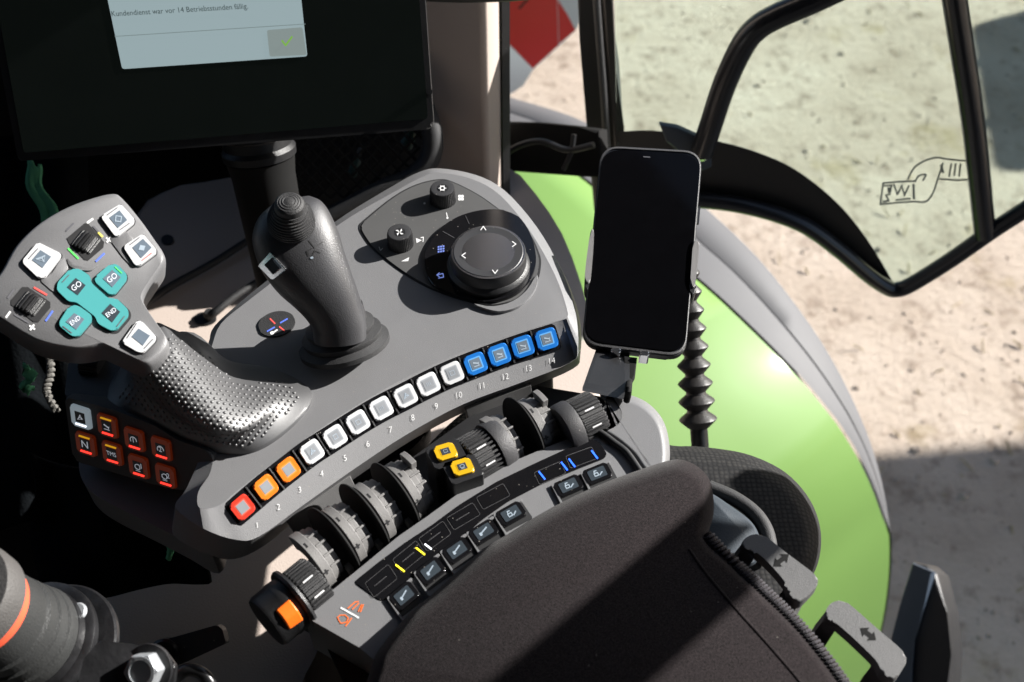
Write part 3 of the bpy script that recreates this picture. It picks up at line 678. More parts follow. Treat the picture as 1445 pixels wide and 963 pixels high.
def icon(mb, kind, c, u, v, S, h, m):
    """small pictogram on a key; u, v = half extents in pixels"""
    def q(a, b): return (c[0]+u[0]*a+v[0]*b, c[1]+u[1]*a+v[1]*b)
    w = max(.8, math.hypot(*u)*.16)
    if kind == 'diamond': mb.stroke([q(-.6, 0), q(0, -.6), q(.6, 0), q(0, .6)], w, S, h, m, True)
    elif kind == 'block': mb.poly([q(-.55, -.1), q(.1, -.55), q(.55, .1), q(-.1, .55)], S, h, m)
    elif kind == 'tri':
        mb.stroke([q(-.6, .5), q(0, -.1), q(.1, -.65)], w, S, h, m); mb.stroke([q(0, -.1), q(.65, .2)], w, S, h, m); mb.stroke([q(-.6, .5), q(.1, -.65), q(.65, .2)], w*.5, S, h, m, True)
    elif kind == 'lever':
        mb.poly([q(-.7, -.25), q(-.5, -.5), q(.55, .0), q(.45, .25)], S, h, m); mb.stroke([q(-.6, .62), q(.65, .62)], w, S, h, m); mb.stroke([q(.6, -.1), q(.45, .4)], w, S, h, m)
    elif kind == 'gauge':
        mb.stroke([q(.75*math.cos(a*.35+2.6), .72*math.sin(a*.35+2.6)) for a in range(12)], w*.9, S, h, m)
    elif kind == 'engine':
        mb.stroke([q(-.6, -.35), q(-.2, -.6), q(.35, -.6), q(.55, -.3), q(.5, .3), q(.1, .5), q(-.4, .4), q(-.65, .1)], w*.9, S, h, m, True); mb.stroke([q(-.5, .8), q(.5, .8)], w*.8, S, h, m)
    elif kind == 'key':
        mb.poly(rpoly([q(-.7, -.1), q(-.35, -.1), q(-.35, .5), q(-.7, .5)], 1.5), S, h, m); mb.stroke([q(-.4, .1), q(.6, -.35)], w*1.1, S, h, m)
    elif kind == 'lock':
        mb.stroke([q(-.45, -.1), q(.05, -.1), q(.05, .45), q(-.45, .45)], w*.8, S, h, m, True); mb.stroke([q(-.4, -.15), q(-.3, -.55), q(.0, -.5)], w*.8, S, h, m); mb.stroke([q(.2, .5), q(.65, .1)], w, S, h, m)
    elif kind == 'box': mb.stroke([q(-.5, -.5), q(.5, -.5), q(.5, .5), q(-.5, .5)], w*.6, S, h, m, True)
    elif kind == 'dots':
        for a in (-.4, 0, .4): mb.stroke([q(a, -.4), q(a, .4)], w*.5, S, h, m)
def key(parent, c, u, v, S, h0, h1, m, dm, ik, im, dsc=.48, r=5, led=None, name='push_button', label=None):
    o = slab(name, quad(c, u, v, r, 5), S, h0, h1, m, parent, .0013, 3)
    if label: o['label'] = label
    du, dv = (u[0]*dsc, u[1]*dsc), (v[0]*dsc, v[1]*dsc)
    slab('key_rim', quad(c, (u[0]*(dsc+.13), u[1]*(dsc+.13)), (v[0]*(dsc+.13), v[1]*(dsc+.13)), 2), S, h1-.0002, h1+.00012, m+'pale' if m in ('blue', 'orange', 'red', 'white') else m, o)  # on red, orange and blue keys the pale ring imitates a highlight
    slab('icon_display', quad(c, du, dv), S, h1-.0004, h1+.0003, dm, o)
    b = MB()
    if ik:
        if ik in ('GO', 'END', 'AUTO'): b.text(ik, c, (u[0]*.26*2.2/len(ik), u[1]*.26*2.2/len(ik)), (-v[0]*.34, -v[1]*.34), S, h1+.0005, im)
        else: icon(b, ik, c, (du[0]*.42, du[1]*.42), (dv[0]*.42, dv[1]*.42), S, h1+.0005, im)
    for side, lm in (led or {}).items():
        k = .36*side
        b.stroke([(c[0]+v[0]*k-u[0]*.26, c[1]+v[1]*k-u[1]*.26), (c[0]+v[0]*k+u[0]*.26, c[1]+v[1]*k+u[1]*.26)], 2.4, S, h1+.0003, lm)
    if b.v: b.build('icon_print', o)
    return o
IK = [None, None, None, 'tri', 'box', 'box', 'dots', 'tri', 'dots', 'box', 'lever', 'lever', 'lever', 'lever']
for i in range(14):
    u, v = bdir(i); t = i/13
    uu = (u[0]*29.5, u[1]*29.5); vv = (v[0]*1.04, v[1]*1.04)
    dm = 'displaygrey' if i < 10 else 'display'
    o = key(con, BT[i], uu, vv, FR, .0005, .0042, BCOL[i], dm, IK[i], 'glyphdim', dsc=.5, r=6, label='%s push button marked %d' % (BCOL[i], i+1))
    # dividing rib of the bezel
    th = (lerp(.93, .985, t), -lerp(.37, .17, t))
    mbn.text(str(i+1), NUM[i], (11*th[0], 11*th[1]), (-1.6, -12.2), FR, .0008, 'print', thin=.016)
mbn.build('number_print', con)
bm = bmesh.new()
for i in range(13):
    c = Vector(((BT[i][0]+BT[i+1][0])/2, (BT[i][1]+BT[i+1][1])/2)); v = bdir(i)[1]; u = bdir(i)[0]
    slab('', quad(tuple(c), (u[0]*2.0, u[1]*2.0), (v[0]*1.3, v[1]*1.3)), FR, .0008, .0026, 'black', bm=bm)
finish(bm, 'bezel_ribs', 'black', con)

# ================================================================ CROSS LEVER (joystick)
js = thing('joystick', 'black upright joystick with ribbed thumb stick, standing on the grey console', 'joystick', P(487, 487, 0))
jc = P(487, 489, 0)
lathe('rubber_boot', jc, (P(478, 455, .02)-jc), [(.0365, 0), (.0365, .004), (.031, .0075), (.032, .0095), (.032, .012), (.0265, .0145), (.0275, .0165), (.0275, .019), (.0225, .022), (.022, .034)], 'blackmatt', js, 56, 30)
# centre line (px, z, half width px, depth ratio)
sect = [((480, 476), .020, 37, 1.0), ((478, 455), .031, 38, 1.0), ((469, 432), .043, 41, 1.0), ((455, 408), .056, 47, .95), ((438, 383), .069, 55, .85), ((424, 356), .081, 60, .76), ((415, 330), .091, 59, .72), ((411, 309), .098, 53, .70), ((410, 294), .1025, 43, .68), ((410, 284), .1045, 28, .66)]
cs = [P(*a, z) for a, z, w, k in sect]; rings = []
for i, (a, z, w, k) in enumerate(sect):
    T = (cs[min(i+1, len(cs)-1)]-cs[max(i-1, 0)]).normalized()
    if i > 6: T = (cs[7]-cs[5]).normalized()
    view = (CAM-cs[i]).normalized(); side = T.cross(view).normalized(); dep_ = side.cross(T).normalized()
    r = pxr(*a, z, w)
    rings.append([cs[i]+side*math.copysign(abs(math.cos(q))**.85, math.cos(q))*r+dep_*math.copysign(abs(math.sin(q))**.85, math.sin(q))*r*k for q in [2*math.pi*j/48 for j in range(48)]])
rs = []
flat = list(zip(*rings))
cols = [smooth([tuple(p) for p in c_], 4, False) for c_ in flat]
rings = list(zip(*cols))
grip = loft('grip', rings, 'grip', js, ang=60)
def bvh(o):
    me = o.data; return BVHTree.FromPolygons([v.co.copy() for v in me.vertices], [tuple(p.vertices) for p in me.polygons])
class OnMesh:
    def __init__(s, o): s.t = bvh(o)
    def hit(s, a, b):
        r = ray(a, b).normalized(); h = s.t.ray_cast(CAM, r)
        return h
    def at(s, a, b):
        h = s.hit(a, b); s.last = h; return h[0] if h[0] is not None else s.fb
    def n(s, a, b):
        h = s.hit(a, b)
        n = h[1] if h[0] is not None else -CD
        return n if n.dot(ray(a, b)) < 0 else -n
OG = OnMesh(grip); OG.fb = P(415, 330, .1)
# ribbed thumb stick
tb = OG.at(411, 313); tn = (Q(408, 284, (tb-CAM).dot(CD)-.020)-tb)
prof = []; hh = 0; L = tn.length
r_ = pxr(413, 312, .1, 32)
for k in range(9):
    t = k/9; rr_ = r_*(1.03-.42*t**2.2)
    prof += [(rr_, L*(t*.86)-.003), (rr_*1.0, L*(t*.86+.045)-.003), (rr_*.93, L*(t*.86+.05)-.003), (rr_*.92, L*(t*.86+.09)-.003)]
prof += [(r_*.62, L*.87), (r_*.58, L*.91), (r_*.50, L*.945), (r_*.46, L*.94), (r_*.40, L*.972), (r_*.36, L*.965), (r_*.28, L*.995), (r_*.24, L*.985), (r_*.15, L*1.01), (.0003, L*1.015)]
lathe('thumb_stick', tb, tn, prof, 'blackmatt', js, 48, 25)
kb = slab('side_button', rpoly([(383.5, 355.5), (405.5, 379.5), (387, 394), (367, 374.5)], 2.5), OG, -.002, .0022, 'chrome', js, .0008)
slab('button_window', [(385, 364), (397, 378), (388, 386), (376, 373)], OG, .001, .0026, 'displaydark', kb)
mb = MB()
for q in ([(436, 340), (444, 350)], [(444, 350), (455, 342)], [(433, 355), (440, 351)], [(433, 355), (436, 361)], [(444, 354), (452, 357)], [(440, 362), (444, 355)]):
    mb.stroke(q, 1.5, OG, .0003, 'printdark')
mb.poly(rpoly(quad((440, 364), (4, -1), (1, 3)), 1.2), OG, .0004, 'glyphdim')
mb.build('engraved_arrows', js)

# ================================================================ DRIVE LEVER
dl = thing('drive_lever', 'large grey drive lever with turquoise GO and END keys on a dimpled black hand rest', 'lever', P(250, 580, -.01))
HD = Pl3(P(220, 490, .075), P(160, 270, .118), P(0, 420, .108))
z2c = lambda L_: Z(L_, 4.011, 0, 240)
z8c = lambda L_: Z(L_, 5.35, 0, 320)
head = [(159.5, 269), (174.5, 277.4), (199.5, 307), (219.4, 335), (232, 354), (233, 367), (219, 389), (205, 411), (203.5, 424.5), (217, 447), (234, 471), (239.5, 484), (234.6, 496), (219.6, 510), (207, 515), (187, 507), (155, 491.5), (142, 487), (128, 490), (110, 492.4), (92, 491), (62, 485), (37, 475), (0, 452), (-16, 440), (-22, 420), (-16, 402), (0, 380), (20, 345), (50, 315), (87, 292), (124.7, 277)]
hs = smooth(head, 4)
bm = bmesh.new()
def hring(k, h): return [HD.at(*p)+HD.n(*p)*h for p in grow(hs, k)]
loft('lever_head', [hring(.90, -.036), hring(.985, -.028), hring(1.0, -.012), hring(.996, -.0065), hring(.985, -.0030), hring(.968, -.0010), hring(.945, 0)], 'greyhead', dl, True, True, ang=50)
headtop = HD
def hkey(pts, m, disp, ik, im='glyphdim', r=3, lab=None, h1=.0024, dm='display', txtdir=None, name='lever_key', extra=None):
    slab('key_gap', grow(rpoly(pts, r), 1.07), HD, -.001, .0003, 'printdark', dl)
    o = slab(name, rpoly(pts, r, 5), HD, 0, h1, m, dl, .0011, 3)
    if lab: o['label'] = lab
    b = MB()
    for d, k in zip(disp, ik):
        slab('icon_display', d, HD, h1-.0004, h1+.00025, dm, o)
        c = (sum(p[0] for p in d)/4, sum(p[1] for p in d)/4)
        u = ((d[1][0]-d[0][0])/2, (d[1][1]-d[0][1])/2); v = ((d[3][0]-d[0][0])/2, (d[3][1]-d[0][1])/2)
        if k in ('GO', 'END', 'AUTO'):
            im = 'glyph'
            s_ = {'GO': 10.5, 'END': 8.5, 'AUTO': 5}[k]
            b.text(k, c, (.80*s_, -.60*s_), (-.50*s_*1.2, -.75*s_*1.2), HD, h1+.0005, im)
        elif k: icon(b, k, c, u, v, HD, h1+.0005, im)
    for (p, q, lm) in (extra or ()): b.stroke([p, q], 1.3, HD, h1+.0003, lm)
    if b.v: b.build('icon_print', o)
    return o
hkey(z8c([(290, 128), (465, 215), (460, 245), (345, 395), (295, 400), (180, 290), (178, 262)]), 'white', [z8c([(310, 190), (390, 240), (325, 325), (245, 265)])], ['tri'], lab='white key with an arrow on the left of the lever head', extra=[(z8c([(290, 180)])[0], z8c([(222, 255)])[0], 'printgrey')], name='white_key')
hkey([(171, 290), (190.5, 312), (189, 318), (166.7, 336), (162, 334.5), (144.5, 311), (144.5, 306)], 'white', [[(169, 299.5), (180, 313.3), (166.7, 324.5), (154.5, 310)]], ['diamond'], lab='white key with an outlined diamond', extra=[((166, 296), (152, 306), 'printgrey'), ((183, 318), (170, 327), 'printgrey')], name='white_key')
hkey([(202, 332), (221, 354.7), (220.6, 360), (197, 377.5), (190.7, 376), (175.8, 353), (177, 348)], 'white', [[(202, 339.7), (214.4, 352), (199.5, 367), (187, 352)]], ['block'], lab='white key with a filled diamond and a red line', extra=[((197, 338), (184, 348), 'printgrey'), ((214, 360), (201, 370), 'printred')], name='white_key')
hkey([(194.7, 453.5), (203, 457.5), (221, 477.4), (219.6, 483), (203, 500), (194.7, 498.6), (173.5, 486.5), (174.7, 481)], 'white', [[(196, 466), (212, 476), (202, 490), (186, 477.4)]], [None], lab='white key with a blank grey window at the lever neck', extra=[((193, 459), (180, 479), 'printgrey'), ((216, 481), (204, 494), 'printgrey')], name='white_key')
hkey(z8c([(440, 430), (530, 332), (600, 330), (682, 382), (696, 440), (820, 552), (882, 552), (968, 635), (975, 682), (882, 792), (838, 795), (742, 742), (722, 690), (582, 582), (520, 575), (432, 488)]), 'teal',
     [z8c([(575, 400), (650, 455), (590, 530), (510, 470)]), z8c([(835, 595), (910, 655), (850, 735), (770, 665)])], ['GO', 'END'], lab='turquoise double key reading GO and END', r=4, dm='displaydark', extra=[(z8c([(525, 378)])[0], z8c([(475, 432)])[0], 'printgrey'), (z8c([(942, 690)])[0], z8c([(885, 765)])[0], 'printgrey')], name='turquoise_key')
hkey(z8c([(835, 292), (890, 297), (960, 372), (960, 410), (870, 522), (828, 522), (722, 430), (718, 392)]), 'teal', [z8c([(850, 340), (915, 395), (850, 470), (780, 405)])], ['GO'], lab='turquoise key reading GO', r=7, extra=[(z8c([(872, 318)])[0], z8c([(922, 365)])[0], 'printgreen')], name='turquoise_key')
hkey(z8c([(530, 602), (595, 607), (695, 680), (698, 722), (600, 838), (548, 838), (455, 762), (452, 728)]), 'teal', [z8c([(565, 665), (640, 710), (580, 790), (500, 730)])], ['END'], lab='turquoise key reading END', r=7, extra=[(z8c([(480, 765)])[0], z8c([(545, 815)])[0], 'printgrey')], name='turquoise_key')
def lwheel(pts, lab):
    c = (sum(p[0] for p in pts)/len(pts), sum(p[1] for p in pts)/len(pts))
    slab('wheel_slot', grow(pts, 1.06), HD, -.001, .0004, 'printdark', dl)
    ax = (HD.at(c[0]+12, c[1]-15)-HD.at(c[0]-12, c[1]+15)).normalized()
    cc = HD.at(*c)-HD.n(*c)*.0092
    o = gear('scroll_wheel', cc, ax, .0128, .0150, 26, .0013, 'black', dl, .55); o['label'] = lab
lwheel(z2c([(385, 390), (480, 310), (500, 312), (585, 410), (580, 440), (500, 508), (480, 505), (400, 420)]), 'ribbed black scroll wheel in the upper part of the lever head')
lwheel(z2c([(130, 670), (160, 670), (280, 750), (280, 780), (215, 858), (190, 855), (70, 765), (70, 740)]), 'ribbed black scroll wheel at the left edge of the lever head')
mb = MB()
for a, b, w, m_ in (((388, 448), (443, 502), 2.6, 'printgreen'), ((590, 476), (546, 518), 2.6, 'printblue'), ((530, 322), (565, 362), 2.6, 'printgrey'), ((560, 358), (580, 378), 3.0, 'printyellow'), ((416, 306), (378, 345), 2.4, 'printgrey'),
                  ((196, 668), (264, 708), 2.6, 'printred'), ((298, 802), (262, 854), 2.6, 'printblue'), ((80, 678), (46, 724), 2.4, 'printgrey'), ((85, 822), (160, 865), 2.2, 'printgrey')):
    mb = MB(); mb.stroke(z2c([a, b]), w, HD, .0004, m_); mb.build('colour_mark', dl)
for (a, b) in (((497, 300), (525, 280)), ((37, 835), (58, 806))):
    mb = MB(); mb.stroke(z2c([a, b]), 3, HD, .0004, 'print'); mb.build('minus_mark', dl)
for c in ((617, 397), (183, 893)):
    c = z2c([c])[0]; mb = MB()
    mb.stroke([(c[0]-3.3, c[1]-2.2), (c[0]+3.3, c[1]+2.2)], 2.6, HD, .0004, 'print'); mb.stroke([(c[0]-2.4, c[1]+3.2), (c[0]+2.4, c[1]-3.2)], 2.6, HD, .0005, 'print'); mb.build('plus_mark', dl)
# raised and sunk facets of the head
bm = bmesh.new()
slab('', rpoly(z2c([(620, 385), (700, 340), (760, 390), (720, 430), (700, 450), (760, 560), (700, 500), (640, 420)]), 3), HD, -.001, .0007, 'greyhead', bm=bm, bev=.0005)
slab('', rpoly(z2c([(225, 625), (300, 690), (330, 700), (330, 640), (390, 560), (370, 500), (350, 500), (290, 600)]), 4), HD, -.001, .0007, 'greyhead', bm=bm, bev=.0005)
slab('', rpoly(z2c([(560, 540), (500, 560), (420, 540), (380, 500), (390, 545), (440, 570), (520, 575)]), 3), HD, -.001, .0012, 'greyhead', bm=bm, bev=.0008)
finish(bm, 'head_facets', 'greyhead', dl)

# dimpled hand rest: flared rings from the neck down to the base
neck = [(226, 456), (237, 472), (240, 486), (233, 498), (219, 512), (204, 516), (190, 508), (178, 496), (186, 478), (204, 462)]
mid = [(252, 468), (285, 498), (312, 535), (330, 578), (318, 606), (268, 596), (215, 560), (186, 533), (190, 500), (220, 470)]
base_ = [(262, 468), (322, 508), (384, 520), (438, 550), (424, 588), (362, 634), (292, 634), (215, 599), (155, 576), (170, 520)]
mid2 = [(256, 468), (296, 499), (340, 530), (394, 556), (384, 590), (340, 622), (284, 618), (205, 586), (170, 556), (180, 508)]
def gring(px, z): return smooth([tuple(P(a, b, z)) for a, b in px], 6)
g0 = gring(neck, .060); g1 = gring(mid, .032); g2 = gring(mid2, .012); g3 = gring(base_, .003)
cols = []
for i in range(len(g0)): cols.append(smooth([g0[i], g1[i], g2[i], g3[i]], 6, False))
rings = list(zip(*cols)); rings.append([tuple(Vector(p)-UP*.012) for p in g3])
rest = loft('hand_rest', rings, 'dimple', dl, True, False, ang=60)
TR = bvh(rest); bm = bmesh.new()
dim_out = [(215, 505), (240, 470), (262, 478), (300, 508), (335, 540), (358, 545), (388, 530), (412, 545), (425, 562), (395, 592), (372, 618), (340, 632), (300, 628), (262, 612), (215, 585), (170, 565), (168, 550), (190, 520)]
def inside(p, poly):
    r = False; n = len(poly)
    for i in range(n):
        (x1, y1), (x2, y2) = poly[i], poly[i-1]
        if (y1 > p[1]) != (y2 > p[1]) and p[0] < (x2-x1)*(p[1]-y1)/(y2-y1)+x1: r = not r
    return r
for i in range(-10, 50):
    for j in range(-5, 34):
        q = (160+i*8.7+(j % 2)*4.35+j*.3, 455+j*6.2+i*1.3)
        if not inside(q, dim_out): continue
        h = TR.ray_cast(CAM, ray(*q).normalized())
        if h[0] is None: continue
        n = h[1] if h[1].dot(ray(*q)) < 0 else -h[1]
        u, v, ax = basis(n); c = h[0]; rad = .00145; prev = None
        for rr_, hh_ in ((1, -.0002), (.85, .00045), (.5, .0008)):
            ring = [bm.verts.new(c+(u*math.cos(k*math.pi/4)+v*math.sin(k*math.pi/4))*rad*rr_+ax*hh_) for k in range(8)]
            if prev:
                for k in range(8): bm.faces.new((prev[k], prev[(k+1) % 8], ring[(k+1) % 8], ring[k]))
            prev = ring
        bm.faces.new(prev)
finish(bm, 'dimples', 'dimple', rest, 70)
# base housing and its eight backlit keys
HF = Pl3(P(100, 565, .004), P(290, 640, .004), P(180, 680, -.045))
face = [(91, 560), (155, 577), (217, 600), (250, 621), (288, 634), (298, 642), (312, 677), (292, 687), (254, 692), (216, 684), (160, 667), (112, 653), (103, 646), (97, 605)]
slab('key_housing', rpoly(face, 6), HF, -.05, 0, 'greydark', dl, .002, 3)
PT = PlZ(.004)
slab('housing_top', rpoly([(91, 559), (97, 510), (128, 488), (200, 500), (300, 560), (300, 640), (250, 620), (217, 600), (155, 576)], 5), PlZ(.002), -.03, 0, 'black', dl, .003, 3)
o = gear('side_wheel', P(131, 516, .002), (P(150, 519, .002)-P(112, 513, .002)).normalized(), .010, .016, 24, .001, 'black', dl)
KU, KV = (26.5, 8.4), (3.6, 29)
for c, m_, ik, led in (((116.5, 587.4), 'lightgrey', 'tri', {1: 'ledwhite'}), ((154, 600), 'amber', 'lever', {1: 'ledred', -1: 'ledamber'}), ((192, 619), 'amber', 'gauge', {1: 'ledred'}), ((230, 632), 'amber', 'gauge', {1: 'ledred'}),
                       ((123.7, 625.5), 'amber', 'N', {1: 'ledred', -1: 'ledamber'}), ((161, 638.5), 'amber', 'TMS', {1: 'ledred', -1: 'ledamber'}), ((198, 657), 'amber', 'engine', {1: 'ledred'}), ((236, 670.5), 'amber', 'engine', {1: 'ledred'})):
    o = key(dl, c, KU, KV, HF, -.0005, .0025, m_, 'displaydark', ik if ik not in ('N', 'TMS') else None, 'glyph', .52, 4, led, 'backlit_key', 'grey backlit key' if m_ == 'lightgrey' else None)
    b = MB()
    if ik in ('N', 'TMS'): b.text(ik, c, (14 if ik == 'N' else 7.5, 4.2 if ik == 'N' else 2.3), (-1.7, -14 if ik == 'N' else -8.5), HF, .0031, 'glyph'); b.build('icon_print', o)
    elif c[0] > 180: b.text('1' if c[0] < 215 else '2', (c[0]+(5 if ik == 'engine' else 0), c[1]-(1 if ik == 'engine' else 0)), (9, 2.6), (-1.5, -10), HF, .0032, 'glyph'); b.build('icon_print', o)

# ================================================================ ARMREST WITH LEVERS
def inset(pts, d):
    out = []; N = len(pts); A = sum(pts[i][0]*pts[(i+1) % N][1]-pts[(i+1) % N][0]*pts[i][1] for i in range(N)); s_ = 1 if A > 0 else -1
    for i in range(N):
        t = Vector(pts[(i+2) % N])-Vector(pts[i-2]); t.normalize(); out.append((pts[i][0]-t.y*d*s_, pts[i][1]+t.x*d*s_))
    return out
ar = thing('armrest', 'grey armrest unit with hydraulic paddles, display strip and black fleece pad', 'armrest', P(760, 800, -.05))
AZ = PlZ(-.004)
strip = [(427, 868), (453, 846), (505, 804), (562, 757), (604, 728), (645, 698), (689, 668), (727, 650), (782, 627), (836, 607), (850, 606), (880, 625), (905, 655), (1000, 700), (900, 800), (700, 960), (560, 960), (509, 915)]
slab('upper_shell', rpoly(strip, 4), AZ, -.05, 0, 'grey', ar, .0022, 3)
ec = smooth([(836, 606), (850, 598), (866, 588), (858, 572), (846, 556), (864, 552), (887, 557), (911, 567), (931, 586), (942, 612), (945, 650), (935, 690), (905, 668), (889, 646), (866, 626)], 4)
o = loft('end_cap', [[tuple(P(a, b, z_)) for a, b in inset(ec, d_)] for d_, z_ in ((0, -.055), (0, -.022), (.6, -.012), (3, -.0055), (7, -.002), (12, -.0005))], 'grey', ar, False, True, ang=75)
wn(o)
tube('cap_seam', [PlZ(-.002).at(*q) for q in ((838, 606), (850, 612), (866, 624), (884, 638), (900, 660), (905, 668))], .0025, 'printdark', ar)
slab('lever_trough', [(400, 860), (440, 780), (520, 690), (660, 590), (760, 545), (850, 560), (870, 600), (640, 720), (440, 880)], PlZ(-.040), -.02, 0, 'black', ar)
slab('shroud', [(405, 736), (450, 703), (495, 671), (503, 690), (520, 720), (440, 790)], Pl3(P(405, 736, -.030), P(495, 671, -.030), P(470, 740, -.062)), -.003, 0, 'handle', ar, .0012)
slab('shroud', [(657, 578), (704, 560), (750, 543), (753, 566), (740, 600), (666, 620)], Pl3(P(656, 578, -.030), P(750, 544, -.030), P(705, 600, -.062)), -.003, 0, 'handle', ar, .0012)
def dirt(th): return FWD*-math.cos(th) + UP*math.sin(th)
def axis_at(px):
    t = max(0, min(1, (px[0]-440)/380)); d = P(px[0]+lerp(44, 52, t), px[1]-lerp(36, 25, t), 0)-P(*px, 0)
    return d.normalized()
def setaxis(px):
    global LAT, FWD
    LAT = axis_at(px); FWD = Vector((-LAT.y, LAT.x, 0))
LAT0, FWD0 = LAT.copy(), FWD.copy()
def hub(px, z=.0075, r=.024, th=68): setaxis(px); return P(*px, z) - dirt(R(th))*r
def paddle(px, tab=False):
    c = hub(px); bm = bmesh.new()
    ths = [R(a) for a in range(-8, 138, 6)]
    def sector(x0, x1, r0, r1, t):
        rows = [[c+LAT*x+dirt(th)*r for x, r in ((x0, r0), (x0, r1), (x1, r1), (x1, r0))] for th in t]
        loft('', rows, '', bm=bm)
    sector(-.0085, -.0015, .013, .0245, ths); sector(-.0015, .0035, .013, .0226, ths); sector(.0035, .0075, .013, .0212, ths)
    for a in (30, 52, 74, 96):
        sector(-.0014, .0074, .0205, .0238, [R(a+k) for k in (0, 2.5, 4.5)])
    if tab: sector(.004, .0088, .02, .0285, [R(a) for a in (88, 96, 104, 112, 120)])
    o = finish(bm, 'lever_paddle', 'greymid', ar, 35); bevel_mod(o, .0006, 2, 40)
    b = MB()
    def on(th, x, dx, dt):
        p = [(x-dx, th-dt), (x+dx, th-dt), (x+dx, th+dt), (x-dx, th+dt)]
        b.poly3([c+LAT*q+dirt(R(t_))*.0247 for q, t_ in p], 'printdark')
    on(88, -.0058, .0007, 5); on(32, -.0058, .0020, 1.6); on(32, -.0058, .0007, 5)
    b.build('plus_minus_print', o)
    return c
def disc(px, r=.0300):
    c = hub(px); c = c-LAT*.0128
    o = lathe('lever_disc', c-LAT*.0018, LAT, [(.004, .0010), (r*.9, .0010), (r*.985, .0014), (r, .0022), (r*.985, .0032), (r*.95, .0038), (.004, .0038)], 'net', ar, 64)
    bm = bmesh.new()
    for th, w in ((-14, .004), (-2, .002)):
        box_frame(bm, c+dirt(R(th))*.020-LAT*.006, dirt(R(th))*.006, LAT*.004, dirt(R(th+90))*w, .0004)
    finish(bm, 'disc_spring', 'greymid', o)
for px, tb_ in (((452, 775), False), ((497, 739), False), ((540, 706), False), ((584, 677), True), ((716, 613), False), ((768, 588), True)): paddle(px, tb_)
for px in ((497, 739), (540, 706), (584, 677), (768, 588)): disc(px)
def knurl(px, r=.021, ln=.021, collar=1):
    c = hub(px, .010, r)
    o = gear('knurled_wheel', c, LAT, r, ln, 36, .0019, 'blackmatt', ar)
    if collar: lathe('wheel_collar', c+LAT*collar*(ln/2+.0005), LAT*collar, [(.012, 0), (r*1.05, 0), (r*1.06, .001), (r*1.05, .0085), (r*1.0, .0115), (.012, .0125)], 'greydark', o, 56)
    b = MB()
    for th in (40, 78):
        p = [(-.0045, th-1.6), (.0035, th-1.6), (.0035, th+1.6), (-.0045, th+1.6)]
        b.poly3([c+LAT*q+dirt(R(t_))*(r+.0002) for q, t_ in p], 'print')
    b.build('index_mark', o)
    return c
knurl((684, 636)); knurl((836, 583), .0205, .021, -1); kc = knurl((440, 822), .0195, .018, 0)
# orange rocker unit at the near end of the row
bm = bmesh.new(); lathe('', kc-LAT*.0105, -LAT, [(.010, 0), (.0235, 0), (.024, .002), (.0228, .004), (.010, .0045)], '', bm=bm, seg=56)
lathe('', kc-LAT*.0148, -LAT, [(.010, 0), (.020, 0), (.0205, .008), (.0198, .009), (.0198, .019), (.0185, .0215), (.004, .022)], '', bm=bm, seg=56)
finish(bm, 'rocker_housing', 'black', ar)
bm = bmesh.new(); x0 = kc-LAT*.030
rows = [[x0+LAT*x+dirt(R(a))*r for x, r in ((0, .017), (0, .0235-.001*abs(a-50)/10), (.011, .0250-.001*abs(a-50)/10), (.011, .017))] for a in (22, 34, 46, 58, 70)]
loft('', rows, '', bm=bm); o = finish(bm, 'orange_rocker', 'rocker', ar); bevel_mod(o, .0012, 3)
LAT, FWD = LAT0, FWD0
# yellow button box
YB = Pl3(P(628, 640, .022), P(655, 663, .022), P(600, 655, .012))
YB = PlZ(.010)
for c, ik in (((629, 639.5), 'box'), ((652.5, 661), 'engine')):
    o = slab('button_housing', rpoly(quad((c[0]+1, c[1]+1), (45, -16), (16, 30)), 4), YB, -.045, 0, 'black', ar, .0012, 2)
    key(o, c, (28, -8.5), (9, 20), YB, -.0005, .0022, 'yellow', 'displaydark', ik, 'glyphdim', .42, 5, name='yellow_button')
# display strip
dsp = [(500, 822), (536, 793), (574, 765), (612, 740), (650, 712), (700, 681), (752, 656), (800, 634), (834, 620), (844, 623), (857, 642), (852, 648), (814, 663), (762, 685), (716, 709), (682, 733), (628, 779), (587, 812), (544, 847), (537, 848)]
dstrip = slab('display_strip', rpoly(dsp, 5), AZ, -.001, .0007, 'gloss', ar, .0004)
DS = PlZ(-.0033)
wins = [((538, 820), (33, -27), (13, 20)), ((577, 786), (33, -27), (13, 19)), ((614, 757), (34, -25), (12, 18)), ((654, 729), (37, -22), (11, 17)), ((696, 701), (38, -20), (10, 17)), ((776, 668), (37, -16), (8, 17)), ((820, 646), (37, -13.5), (7, 17))]
for c, u, v in wins:
    mb = ml = MB()
    q = rpoly(quad(c, u, v), 3); mb.stroke(q, .7, DS, .0002, 'greydark', True)
    ml.poly(grow(q, .93), DS, .0003, 'gloss')
    if c[0] < 680: ml.stroke([(c[0]-u[0]*.28, c[1]-u[1]*.28), (c[0]+u[0]*.22, c[1]+u[1]*.22)], 1.1, DS, .0005, 'greydark')
    mb.build('display_window', dstrip)
zB = lambda a, b: (640+a/4.011, 540+b/4.011); zA = lambda a, b: (360+a/3.964, 720+b/3.964)
for a, b, m_ in ((zB(484, 508), zB(516, 548), 'ledblue'), (zB(611, 455), zB(643, 496), 'ledblue'), (zB(654, 436), zB(686, 478), 'ledblue'), (zB(782, 389), zB(814, 431), 'ledblue'),
                 (zA(789, 309), zA(834, 344), 'ledyellow'), (zA(902, 214), zA(948, 250), 'ledyellow'), (zA(952, 194), zA(985, 219), 'ledwhite')):
    ml = MB(); ml.stroke([a, b], 2.2, DS, .0006, m_); ml.build('light_bar', dstrip)
